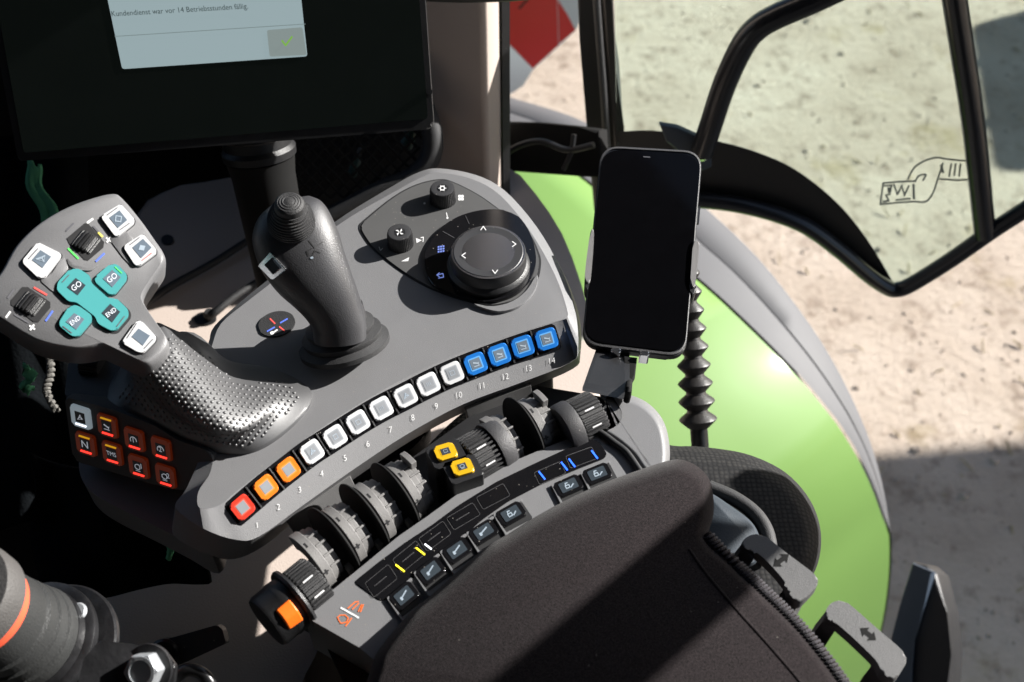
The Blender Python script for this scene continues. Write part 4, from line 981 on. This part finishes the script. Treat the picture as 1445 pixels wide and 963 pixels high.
# seven dark keys in their grey wells
KEYS = [((570.5, 843), (27, -22.5), (15.5, 19.5), 'key'), ((608, 808), (28, -21.5), (14.5, 19.5), 'key'), ((645, 779), (29, -20), (13.5, 19), 'key'), ((682.5, 753), (30, -18.5), (13, 18.5), 'key'), ((721, 727.5), (31, -17.5), (12.5, 18.5), 'lock'), ((802, 688), (32, -14), (10, 18.5), 'lock'), ((842.5, 671), (32, -13), (9.5, 18.5), 'lock')]
for i, (c, u, v, ik) in enumerate(KEYS):
    q = quad((c[0]+3.5, c[1]+1.5), (u[0]*1.2, u[1]*1.2), (v[0]*1.12, v[1]*1.12))
    slab('key_well', rpoly([q[0], q[1], (q[2][0]+2, q[2][1]+3), (q[3][0]+1, q[3][1]+2)], 3), AZ, -.001, .0004, 'printdark', ar)
    slab('well_rib', rpoly([(q[0][0]-3, q[0][1]-1), (q[1][0]-1, q[1][1]-3), (q[1][0]+1, q[1][1]), (q[0][0], q[0][1]+2), (q[3][0]+6, q[3][1]+10), (q[3][0]+2, q[3][1]+10)], 1.5), AZ, -.001, .0022, 'grey', ar, .0008)
    o = slab('switch_key', rpoly(quad(c, (u[0]*1.07, u[1]*1.07), (v[0]*1.07, v[1]*1.07)), 4, 4), AZ, 0, .0026, 'gloss', ar, .0011, 2)
    slab('icon_display', rpoly(quad(c, (u[0]*.72, u[1]*.72), (v[0]*.70, v[1]*.70)), 2), AZ, .002, .0029, 'displaydark', o)
    b = MB(); icon(b, ik, c, (u[0]*.3, u[1]*.3), (v[0]*.36, v[1]*.36), AZ, .0031, 'glyphdim'); b.build('icon_print', o)
mb = MB()
mb.stroke([zA(482, 548), zA(578, 602)], 2.6, AZ, .0003, 'print')
for ln in ([(520, 550), (560, 515)], [(560, 515), (578, 512)], [(545, 556), (580, 522)], [(590, 570), (606, 530)], [(578, 568), (596, 530)]): mb.stroke([zA(*p) for p in ln], 1.5, AZ, .0003, 'printorange')
mb.stroke([zA(*p) for p in ((462, 600), (478, 588), (505, 588), (522, 604), (512, 628), (480, 634), (470, 618))], 1.3, AZ, .0003, 'printorange', True)
mb.stroke([zA(540, 606), zA(508, 648)], 1.8, AZ, .0003, 'printorange')
mb.build('engine_print', ar)
loft('armrest_column', [[P(a, b, z_) for a, b in ((445, 880), (570, 775), (650, 715), (760, 655), (860, 625), (940, 650), (1060, 860), (1230, 1080), (560, 1120))] for z_ in (-.04, -.9)], 'black', ar)
# fleece pad
pad = [(524, 945), (536, 917), (574, 871), (612, 838), (680, 778), (720, 753), (760, 728), (809, 702), (859, 680), (909, 662), (944, 651), (962, 650), (980, 657), (996, 671), (1004, 690), (1006, 725), (1000, 757), (1027, 784), (1077, 831), (1134, 888), (1191, 962), (1230, 1030), (1230, 1120), (520, 1120), (512, 1000)]
ps = smooth(pad, 4)
prings = []
for d_, z_ in ((0, -.03), (-1, .002), (1, .012), (5, .019), (11, .0235), (19, .0262)):
    prings.append([tuple(P(a, b, z_)) for a, b in inset(ps, d_)])
padobj = loft('fleece_pad', prings, 'cloth', ar, False, True, ang=70)
# overlocked seam down the right side of the pad
edge = smooth([(1000, 752), (1027, 780), (1077, 827), (1134, 884), (1191, 957), (1230, 1022)], 14, False)
tube('seam_cord', [P(a-3, b+3, .0185) for a, b in edge], .0036, 'cloth', padobj, sm=False)
bm = bmesh.new(); acc = 0; last = edge[0]
for a, b in zip(edge, edge[1:]):
    L = math.hypot(b[0]-a[0], b[1]-a[1]); acc += L
    if acc < 5: continue
    acc = 0; t = ((b[0]-a[0])/L, (b[1]-a[1])/L); n = (t[1], -t[0])
    tube('', [P(a[0]-3-n[0]*8-t[0]*2, a[1]+3-n[1]*8-t[1]*2, .0205), P(a[0]-3-n[0]*2, a[1]+3-n[1]*2, .0224), P(a[0]-3+n[0]*5+t[0]*2, a[1]+3+n[1]*5+t[1]*2, .0215), P(a[0]-3+n[0]*8+t[0]*3, a[1]+3+n[1]*8+t[1]*3, .014)], .0010, '', bm=bm, seg=6, n=3)
finish(bm, 'seam_stitches', 'seam', padobj, 60)
tube('seam_fold', [P(a, b, .0254) for a, b in ((972, 776), (1000, 815), (1040, 862), (1085, 912), (1130, 965), (1160, 1010))], .0014, 'cloth', padobj)
# two adjusting handles
def handle(out, legL, legR, hole, arrow, ang, z, lab):
    S = PlZ(z); bm = bmesh.new()
    slab('', smooth(out, 5), S, -.010, 0, '', bm=bm, bev=.0016, seg=3)
    for leg in (legL, legR):
        rows = [[P(a, b, zz) for a, b in r] for r, zz in leg]
        loft('', rows, '', bm=bm)
    o = wn(finish(bm, 'adjustment_handle', 'handle', ar, 45)); o['label'] = lab
    b = MB(); c = arrow; u = (math.cos(ang), math.sin(ang)); n = (-u[1], u[0]); L = 14
    def q(x, y): return (c[0]+u[0]*x+n[0]*y, c[1]+u[1]*x+n[1]*y)
    b.poly([q(-L, 0), q(-L*.3, -8), q(-L*.3, -3.4), q(L*.3, -3.4), q(L*.3, -8), q(L, 0), q(L*.3, 8), q(L*.3, 3.4), q(-L*.3, 3.4), q(-L*.3, 8)], S, .0002, 'net'); b.build('double_arrow', o)
HZ = .012
def off(pts, dx, dy): return [(a+dx, b+dy) for a, b in pts]
o1 = [(1046, 768), (1054, 758), (1066, 754), (1080, 757), (1112, 782), (1150, 811), (1154, 821), (1150, 830), (1129, 849), (1114, 838), (1108, 822), (1088, 798), (1068, 780), (1056, 776)]
def legs(dx, dy):
    l = [(off([(1050, 763), (1066, 776), (1063, 790), (1048, 774)], dx, dy), HZ-.004), (off([(1032, 786), (1050, 800), (1046, 816), (1028, 800)], dx, dy), HZ-.020), (off([(1020, 806), (1036, 824), (1030, 838), (1014, 820)], dx, dy), HZ-.036)]
    r = [(off([(1112, 824), (1132, 846), (1150, 829), (1128, 812)], dx, dy), HZ-.004), (off([(1094, 846), (1114, 872), (1136, 846), (1112, 826)], dx, dy), HZ-.022), (off([(1082, 866), (1104, 894), (1124, 870), (1100, 850)], dx, dy), HZ-.040)]
    return l, r
l, r_l = legs(0, 0)
handle(o1, l, r_l, None, (1102, 791), R(-38), HZ, 'grey looped handle with an arrow pointing across, behind the pad corner')
o2 = [(1164, 868), (1170, 854), (1182, 848), (1196, 851), (1232, 882), (1271, 916), (1279, 930), (1275, 942), (1262, 958), (1246, 950), (1236, 932), (1210, 906), (1183, 882), (1172, 876)]
l, r_l = legs(118, 96)
r_l = [(off(q, 6, 12), zz) for q, zz in r_l]
handle(o2, l, r_l, None, (1225, 895), R(38), HZ, 'grey looped handle with an arrow pointing along, nearest the lower right')
# ================================================================ MONITOR
mo = thing('monitor', 'large black monitor showing a pale service message with a green tick', 'monitor', Q(330, 220, 1.02))
MP = Pl(Q(320, 120, 1.02), Vector((.05, -.80, .62)))
slab('housing', rpoly([(26, 228), (-40, -120), (585, -120), (600, 0), (612, 176), (606, 183)], 6), MP, -.035, 0, 'black', mo, .004, 3)
slab('screen', rpoly([(34, 216), (-25, -110), (580, -110), (592, 0), (604, 168)], 5), MP, -.001, .0006, 'screenglass', mo, .0003)
dlg = slab('message_box', rpoly([(173, 98), (140, -60), (419, -60), (434, 80)], 4), MP, .0005, .0010, 'dialog', mo)
mb = MB()
mb.stroke([(163, 52), (431, 34.5)], 1.0, MP, .0013, 'dialogline')
mb.poly(rpoly([(377, 43), (427, 39), (433, 78), (381, 80.5)], 3), MP, .0012, 'dialogkey')
mb.stroke([(398.5, 58), (403.5, 64.5), (412.5, 52.5)], 2.4, MP, .0016, 'checkgreen')
mb.text('Kundendienst war vor 14 Betriebsstunden fällig.', (157.5, 20.5), (9.95, -.57), (-2.0, -10.8), MP, .0015, 'dialogtext', 'LEFT')
mb.build('message_print', dlg)
lathe('edge_key', MP.at(606, 130)+MP.nn*.002, MP.nn, [(.003, -.002), (.003, .001)], 'black', mo, 12)
t = thing('monitor_post', 'round black post with a grey collar holding the monitor', 'post', P(345, 400, -.2))
pa, pb = Q(402, 400, 1.17), Q(364, 206, 1.10)
lathe('post_tube', pa, pb-pa, [(pxr(352, 370, 0, 40)*1.1, -.06), (.031, (pb-pa).length-.03), (.0335, (pb-pa).length-.012)], 'net', t, 40)
lathe('collar', pb, pb-pa, [(.030, -.012), (.0355, -.010), (.0360, -.003), (.033, .001), (.033, .010), (.035, .012), (.033, .02)], 'black', t, 48)
t = thing('handrail', 'black bar crossing the top edge beside the monitor', 'bar', Q(690, -5, 1.1))
tube('bar', [Q(596, -12, 1.1), Q(660, -10, 1.1), Q(722, -12, 1.1), Q(760, -16, 1.1)], .0095, 'black', t)
# storage net behind
t = thing('storage_net', 'black diamond-mesh storage net in a rounded frame below the monitor', 'net', Q(500, 280, 1.28))
NP = Pl(Q(480, 240, 1.262), Vector((.05, -.8, .6)))
slab('back_panel', smooth([(408, 322), (404, 180), (500, 155), (600, 150), (612, 200), (600, 250), (545, 285), (480, 312)], 4), NP, -.05, -.04, 'black', t)
tube('net_frame', [NP.at(*q) for q in ((598, 150), (610, 190), (606, 225), (580, 252), (540, 268), (480, 300), (420, 330))], .012, 'blackmatt', t)
bm = bmesh.new()
for k in range(-6, 16):
    for s_ in (1, -1):
        a0 = 410+k*19; pts = []
        for j in range(12):
            y = 160+j*12; x = a0+s_*(y-220)*.95
            if 408 < x < 600 and y < 292-(x-410)*.12: pts.append(NP.at(x, y))
        if len(pts) > 1: tube('', pts, .0017, '', bm=bm, seg=5, sm=False)
finish(bm, 'net_mesh', 'net', t)
for c, r, m_, lab, cat, nm in (((499, 236), 7, 'sage', 'small pale green object seen through the storage net', 'bottle', 'bottle'), ((576, 196), 10, 'sage', 'grey-green flask at the right end of the storage net', 'flask', 'flask')):
    tt = thing(nm, lab, cat, Q(c[0], c[1], 1.278))
    ax = (NP.at(c[0]+4, c[1]-12)-NP.at(c[0]-4, c[1]+12)).normalized(); q = NP.at(*c)-NP.nn*.02; rr_ = r*.00075
    lathe('flask_body', q-ax*.014, ax, [(rr_*.6, 0), (rr_, .003), (rr_, .020), (rr_*.5, .027)], m_, tt, 20)
    lathe('cap', q+ax*.013, ax, [(rr_*.55, 0), (rr_*.55, .007), (rr_*.3, .008)], 'greymid', tt, 16)

# ================================================================ PHONE AND HOLDER
ph = thing('smartphone', 'black smartphone with a dark screen clipped upright in its holder', 'phone', Q(895, 498, .82))
PP = Pl3(P(822, 488, -.008), P(968, 500, -.008), P(848, 206, .028))
po = rpoly([(848, 204.5), (992, 212.5), (967.5, 505), (820.5, 487)], 27, 8)
slab('phone_body', grow(po, .996), PP, -.0085, -.0006, 'tube', ph, .0018, 3, both=True)
lathe_ = slab('metal_frame', po, PP, -.0062, -.0014, 'black', ph, .0009, 2, both=True)
slab('screen', grow(po, .957), PP, -.002, .0004, 'phoneglass', ph, .0006, 3)
bm = bmesh.new()
A_ = [PP.at(*p)+PP.nn*.00005 for p in grow(po, .990)]; B_ = [PP.at(*p)+PP.nn*.00045 for p in grow(po, .972)]; C_ = [PP.at(*p)-PP.nn*.001 for p in grow(po, .972)]; D_ = [PP.at(*p)-PP.nn*.001 for p in grow(po, .990)]
loft('bezel_edge', [list(x) for x in zip(A_, B_, C_, D_)]+[[A_[0], B_[0], C_[0], D_[0]]], 'greydark', ph, False, False)
bm.free()
mb = MB(); mb.stroke([(908, 222), (917, 222.6)], 1.2, PP, .0005, 'printgrey'); mb.build('earpiece', ph)
slab('side_key', rpoly([(986.5, 288), (989, 288), (987, 312), (984.5, 312)], 1), PP, -.006, -.0035, 'rim', ph)
hol = thing('phone_holder', 'grey and black phone holder with side clamps on a bent black bracket', 'phone holder', P(870, 548, .0))
for pts in ([(833, 330), (838, 332), (835, 380), (832, 400), (826, 398), (826, 380)], [(978, 344), (985, 344), (986, 350), (983, 385), (979, 408), (974, 400), (975, 380)]):
    slab('side_clamp', smooth(pts, 3), PP, -.014, .0025, 'greymid', hol, .0015, 3)
slab('clamp_tip', smooth([(974, 396), (981, 400), (982, 410), (977, 417), (973, 408)], 3), PP, -.014, .001, 'black', hol, .001)
slab('clamp_tip', smooth([(826, 392), (832, 396), (829, 410), (825, 402)], 3), PP, -.014, .001, 'black', hol, .001)
slab('cradle_back', rpoly([(838, 320), (980, 330), (965, 480), (830, 470)], 8), PP, -.016, -.0095, 'black', hol, .002)
for c in ((869, 497), (909, 501.5)):
    slab('foot_hook', rpoly(quad(c, (14, 1.4), (-1, 6.5)), 2.5), PP, -.010, .0030, 'chrome', hol, .0012, 3)
bk = [PP.at(848, 470)-PP.nn*.012, PP.at(890, 482)-PP.nn*.012, P(889, 566, .004), P(822, 552, .004)]
prism('bracket', bk, Vector((.0, .004, -.001)), 'black', hol, .0012)
cb = thing('charging_cable', 'black charging plug and cable hanging below the phone', 'cable', P(886, 556, .01))
slab('plug', [(880, 504), (899, 506), (896, 532), (891, 541), (884, 540), (880, 530)], Pl(PP.at(890, 505)-PP.nn*.003, PP.nn), -.004, .002, 'net', cb, .0012, 3)
tube('cable', [Pl(PP.at(890, 505)-PP.nn*.004, PP.nn).at(888, 538), P(887, 548, .016), P(886, 558, .010), P(884, 566, .004)], .0026, 'net', cb)

t = thing('braided_hose', 'dotted braided black hose running under the gap between console and armrest', 'hose', P(600, 655, -.2))
tube('hose', [P(470, 800, -.16), P(540, 720, -.16), (P(600, 652, -.16)), P(645, 606, -.165), P(700, 560, -.18)], .0085, 'honeylight', t, 14, 8)
slab('underside_cover', smooth([(470, 676), (520, 662), (572, 640), (604, 606), (598, 588), (540, 600), (478, 640)], 4), PlZ(-.075), -.02, 0, 'black', con, .006, 3)
# ================================================================ BELLOWS STRUT
t = thing('bellows_strut', 'black corrugated rubber bellows on a steel rod behind the phone', 'bellows', Q(990, 632, 1.16))
b0, b1 = Q(988, 632, 1.16), Q(968, 372, 1.13)
ax = (b1-b0); L = ax.length; pr = []
pitch = 26.5; pxm = 1.145/F
y = 30
pr += [(11*pxm, -.06), (11*pxm, 28*pxm*1.0)]
rod = lathe('rod', b0, ax, [(12*pxm, -.08), (12.5*pxm, 34*pxm)], 'steelblack', t, 24)
tot = L; yy = 30*pxm; pr = []; 
def sc_(k): return (27-k*1.1)*pxm
k = 0; unit = 25.6*(L/(260*1.0))
while yy < L:
    ro = sc_(k); ri = ro*.56
    pr += [(ri, yy), (ro*.93, yy+unit*.36), (ro, yy+unit*.46), (ro*.95, yy+unit*.54), (ri, yy+unit*.86)]
    yy += unit; k += 1
tube('strut_rod', [b1-ax.normalized()*.03, b1+ax.normalized()*.06, Q(955, 240, 1.30)], .006, 'steelblack', t)
lathe('rubber_bellows', b0, ax, pr, 'boot', t, 40, 30)

# ================================================================ SEAT BOLSTER
t = thing('seat', 'black honeycomb-textured seat bolster behind the armrest pad', 'seat', P(1070, 740, -.15))
SZ2 = PlZ(-.09)
so = smooth([(920, 640), (960, 631), (1010, 634), (1060, 644), (1108, 668), (1142, 706), (1157, 750), (1153, 795), (1132, 832), (1100, 860), (1050, 880), (980, 850), (930, 760)], 5)
loft('bolster', [[tuple(P(a, b, z_)) for a, b in inset(so, d_)] for d_, z_ in ((3, -.16), (-1, -.125), (0, -.108), (5, -.096), (14, -.088), (26, -.084))], 'honey', t, False, True, ang=70)
sh = smooth([(985, 690), (1006, 697), (1030, 713), (1057, 733), (1070, 752), (1074, 775), (1060, 800), (1010, 800), (980, 760)], 4)
loft('side_shell', [[tuple(P(a, b, z_)) for a, b in inset(sh, d_)] for d_, z_ in ((0, -.09), (.5, -.062), (2, -.057), (4, -.055))], 'seatplastic', t, False, True, ang=70)
tube('piping', [P(*q, -.074) for q in ((1000, 688), (1035, 703), (1065, 725), (1082, 752), (1088, 785))], .006, 'blackmatt', t)

# ================================================================ LOWER LEFT: ribbed rubber joint on a bracket
t = thing('steering_boot', 'grey ribbed rubber boot with an orange ring on a black metal flange', 'boot', Q(110, 920, .80))
c1, c0 = Q(36, 900, .765), Q(-40, 852, .712)
ax = (c0-c1).normalized(); L = (c0-c1).length
r1 = 75*.765/F
# boot seen from the side of its cap
lathe('ribbed_boot', c1, ax, [(r1*1.0, -.004), (r1*1.03, .000), (r1*.99, .006), (r1*.93, .0072), (r1*.93, .0088), (r1*.985, .0100), (r1*.955, .0165), (r1*.89, .0178), (r1*.89, .0194), (r1*.945, .0208), (r1*.92, .028), (r1*.86, .0295), (r1*.86, .0312), (r1*.90, .0325), (r1*.88, L-.012)], 'bellow', t, 72, 30)
lathe('orange_ring', c1, ax, [(r1*.86, L-.013), (r1*.885, L-.012), (r1*.885, L-.002), (r1*.86, L-.001)], 'orangering', t, 72, 30)
lathe('cap', c1, ax, [(r1*.9, L-.004), (r1*.99, L-.001), (r1*1.0, L+.010), (r1*.93, L+.017), (r1*.3, L+.017)], 'capgrey', t, 72, 30)
lathe('flange', c1, ax, [(r1*.5, -.018), (r1*1.18, -.018), (r1*1.22, -.0165), (r1*1.22, -.011), (r1*1.18, -.010), (r1*1.05, -.0095), (r1*1.02, -.003)], 'steelblack', t, 72, 30)
lathe('back_flange', c1+CX*.006, ax, [(r1*.5, -.030), (r1*1.28, -.030), (r1*1.31, -.028), (r1*1.31, -.024), (r1*1.27, -.023), (r1*.5, -.022)], 'steelblack', t, 72, 30)
FLp = Pl(c1-ax*.0096, ax)
scw = lathe('flat_screw', FLp.at(109, 865), ax, [(.0072, -.001), (.0072, .0006), (.0060, .0018), (.0030, .0018), (.0027, -.0008), (.0001, -.0008)], 'zinc', t, 32, 20)
t = thing('mounting_bracket', 'worn black bracket arm with a zinc hex bolt below the ribbed boot', 'bracket', Q(200, 960, .80))
BP = Pl(Q(190, 940, .715), Vector((.15, -.35, .9)))
slab('bracket_arm', rpoly([(118, 930), (140, 904), (185, 908), (234, 919), (248, 938), (246, 958), (236, 1010), (100, 1010)], 5), BP, -.012, 0, 'steelblack', t, .002, 3)
hxn = (BP.nn+Vector((-.35, -.35, .1))).normalized()
hb = BP.at(210, 944)
u, v, a_ = basis(hxn); hexr = [(u*math.cos(i*math.pi/3+.3)+v*math.sin(i*math.pi/3+.3)) for i in range(6)]
o = loft('hex_bolt', [[hb+p*.0118+a_*h for p in hexr] for h in (0, .011)], 'zinc', t, ang=20); bevel_mod(o, .0012, 3)
lathe('bolt_face', hb+a_*.0107, hxn, [(.0098, 0), (.0095, .0006), (.0074, .0007), (.0070, -.0010), (.0045, -.0016), (.0004, -.0006)], 'zinc', o, 36, 25)
lathe('washer', hb, hxn, [(.0155, -.002), (.0158, 0), (.0155, .0012), (.011, .0013)], 'steelblack', t, 36)
tube('bracket_tube', [Q(242, 962, .76), Q(262, 946, .76), Q(284, 950, .76), Q(298, 968, .76), Q(305, 1000, .76)], .0045, 'steelblack', t)
t = thing('side_lever', 'flat black lever bar pointing right above the hex bolt', 'lever', Q(240, 930, .86))
slab('lever_bar', rpoly([(222, 906), (306, 882), (314, 888), (319, 908), (255, 938), (225, 940)], 3), Pl(Q(270, 910, .86), Vector((0, -.5, .85))), -.012, 0, 'greydark', t, .002)
lathe('pivot', Q(232, 924, .86), Vector((0, -.5, .85)), [(.012, -.012), (.012, .003), (.010, .005)], 'steelblack', t, 28)

# ================================================================ JACKET AND CORD AT THE LEFT
t = thing('jacket', 'crumpled dark jacket with green lining hanging left of the drive lever', 'jacket', P(60, 560, -.4))
def drape(name, px, dep, m, amp, parent, seed, nx=28, ny=34):
    rnd = random.Random(seed); ph_ = [rnd.uniform(0, 6.28) for _ in range(6)]
    (x0, y0), (x1, y1), (x2, y2), (x3, y3) = px; rows = []
    for j in range(ny):
        v = j/(ny-1); row = []
        for i in range(nx):
            u = i/(nx-1)
            a = lerp(lerp(x0, x1, u), lerp(x3, x2, u), v)+5*math.sin(9*v+ph_[0]); b = lerp(lerp(y0, y1, u), lerp(y3, y2, u), v)+4*math.sin(8*u+ph_[1])
            d = dep+amp*(math.sin(7*u+3*v+ph_[2])+.6*math.sin(13*u-4*v+ph_[3])+.5*math.sin(6*v+2*u+ph_[4]))
            row.append(Q(a, b, d))
        rows.append(row)
    o = loft(name, rows, m, parent, False, False, closed=False, ang=80)
    s_ = o.modifiers.new('thick', 'SOLIDIFY'); s_.thickness = .004; return o
drape('jacket_body', ((-60, 190), (118, 190), (120, 720), (-60, 760)), 1.22, 'jacket', .012, t, 1)
drape('jacket_skirt', ((40, 640), (262, 690), (296, 818), (60, 850)), 1.00, 'jacket', .010, t, 2)
drape('green_panel', ((38, 228), (54, 236), (86, 322), (60, 330)), 1.17, 'green_cloth', .001, t, 3, 8, 14)
drape('green_panel', ((214, 735), (228, 738), (248, 782), (238, 786)), .975, 'green_cloth', .002, t, 4, 8, 10)
drape('green_panel', ((36, 515), (47, 520), (45, 552), (36, 555)), 1.17, 'green_cloth', .002, t, 5, 6, 8)
t = thing('twisted_cord', 'pale twisted cord hanging below the left side of the lever head', 'cord', Q(70, 560, 1.06))
pts = smooth([tuple(Q(a, b, 1.06)) for a, b in ((52, 470), (63, 490), (70, 505), (72, 520), (70, 534), (66, 546), (67, 556), (74, 570), (80, 580))], 8, False)
bm = bmesh.new()
for k in (0, 1):
    hx = [Vector(p)+Vector((math.cos(i*.75+k*math.pi), 0, math.sin(i*.75+k*math.pi)))*.0022 for i, p in enumerate(pts)]
    tube('', hx, .0021, '', bm=bm, seg=7, sm=False)
finish(bm, 'cord_strands', 'cord', t)

# ================================================================ LIGHT, SKY, CAMERA
w = bpy.data.worlds.new('World'); sc.world = w; w.use_nodes = True
nt = w.node_tree; bg = nt.nodes['Background']
sky = nt.nodes.new('ShaderNodeTexSky'); sky.sky_type = 'NISHITA'; sky.sun_disc = False
sky.sun_elevation = ELEV; sky.sun_rotation = math.atan2(SUN.x, SUN.y); sky.air_density = 1; sky.dust_density = 1.2
nt.links.new(sky.outputs[0], bg.inputs[0]); bg.inputs[1].default_value = .05
sl = bpy.data.lights.new('sun', 'SUN'); sl.energy = 5; sl.angle = R(.53); sl.color = (1, .972, .93)
so_ = bpy.data.objects.new('sun', sl); COL.objects.link(so_); so_.rotation_euler = (-SUN).to_track_quat('-Z', 'Y').to_euler(); so_.location = SUN*6
cd = bpy.data.cameras.new('camera'); cd.lens = 40; cd.sensor_width = 36; cd.clip_start = .02; cd.clip_end = 600
cd.dof.use_dof = True; cd.dof.focus_distance = .92; cd.dof.aperture_fstop = 7.1
co = bpy.data.objects.new('camera', cd); COL.objects.link(co); co.location = CAM; co.rotation_euler = (math.pi/2-PITCH, 0, 0)
sc.camera = co
vs = sc.view_settings; vs.view_transform = 'Standard'; vs.look = 'None'; vs.gamma = 1; vs.exposure = 1.45; vs.use_curve_mapping = False
sc.cycles.max_bounces = 8; sc.cycles.transparent_max_bounces = 12; sc.cycles.use_denoising = True
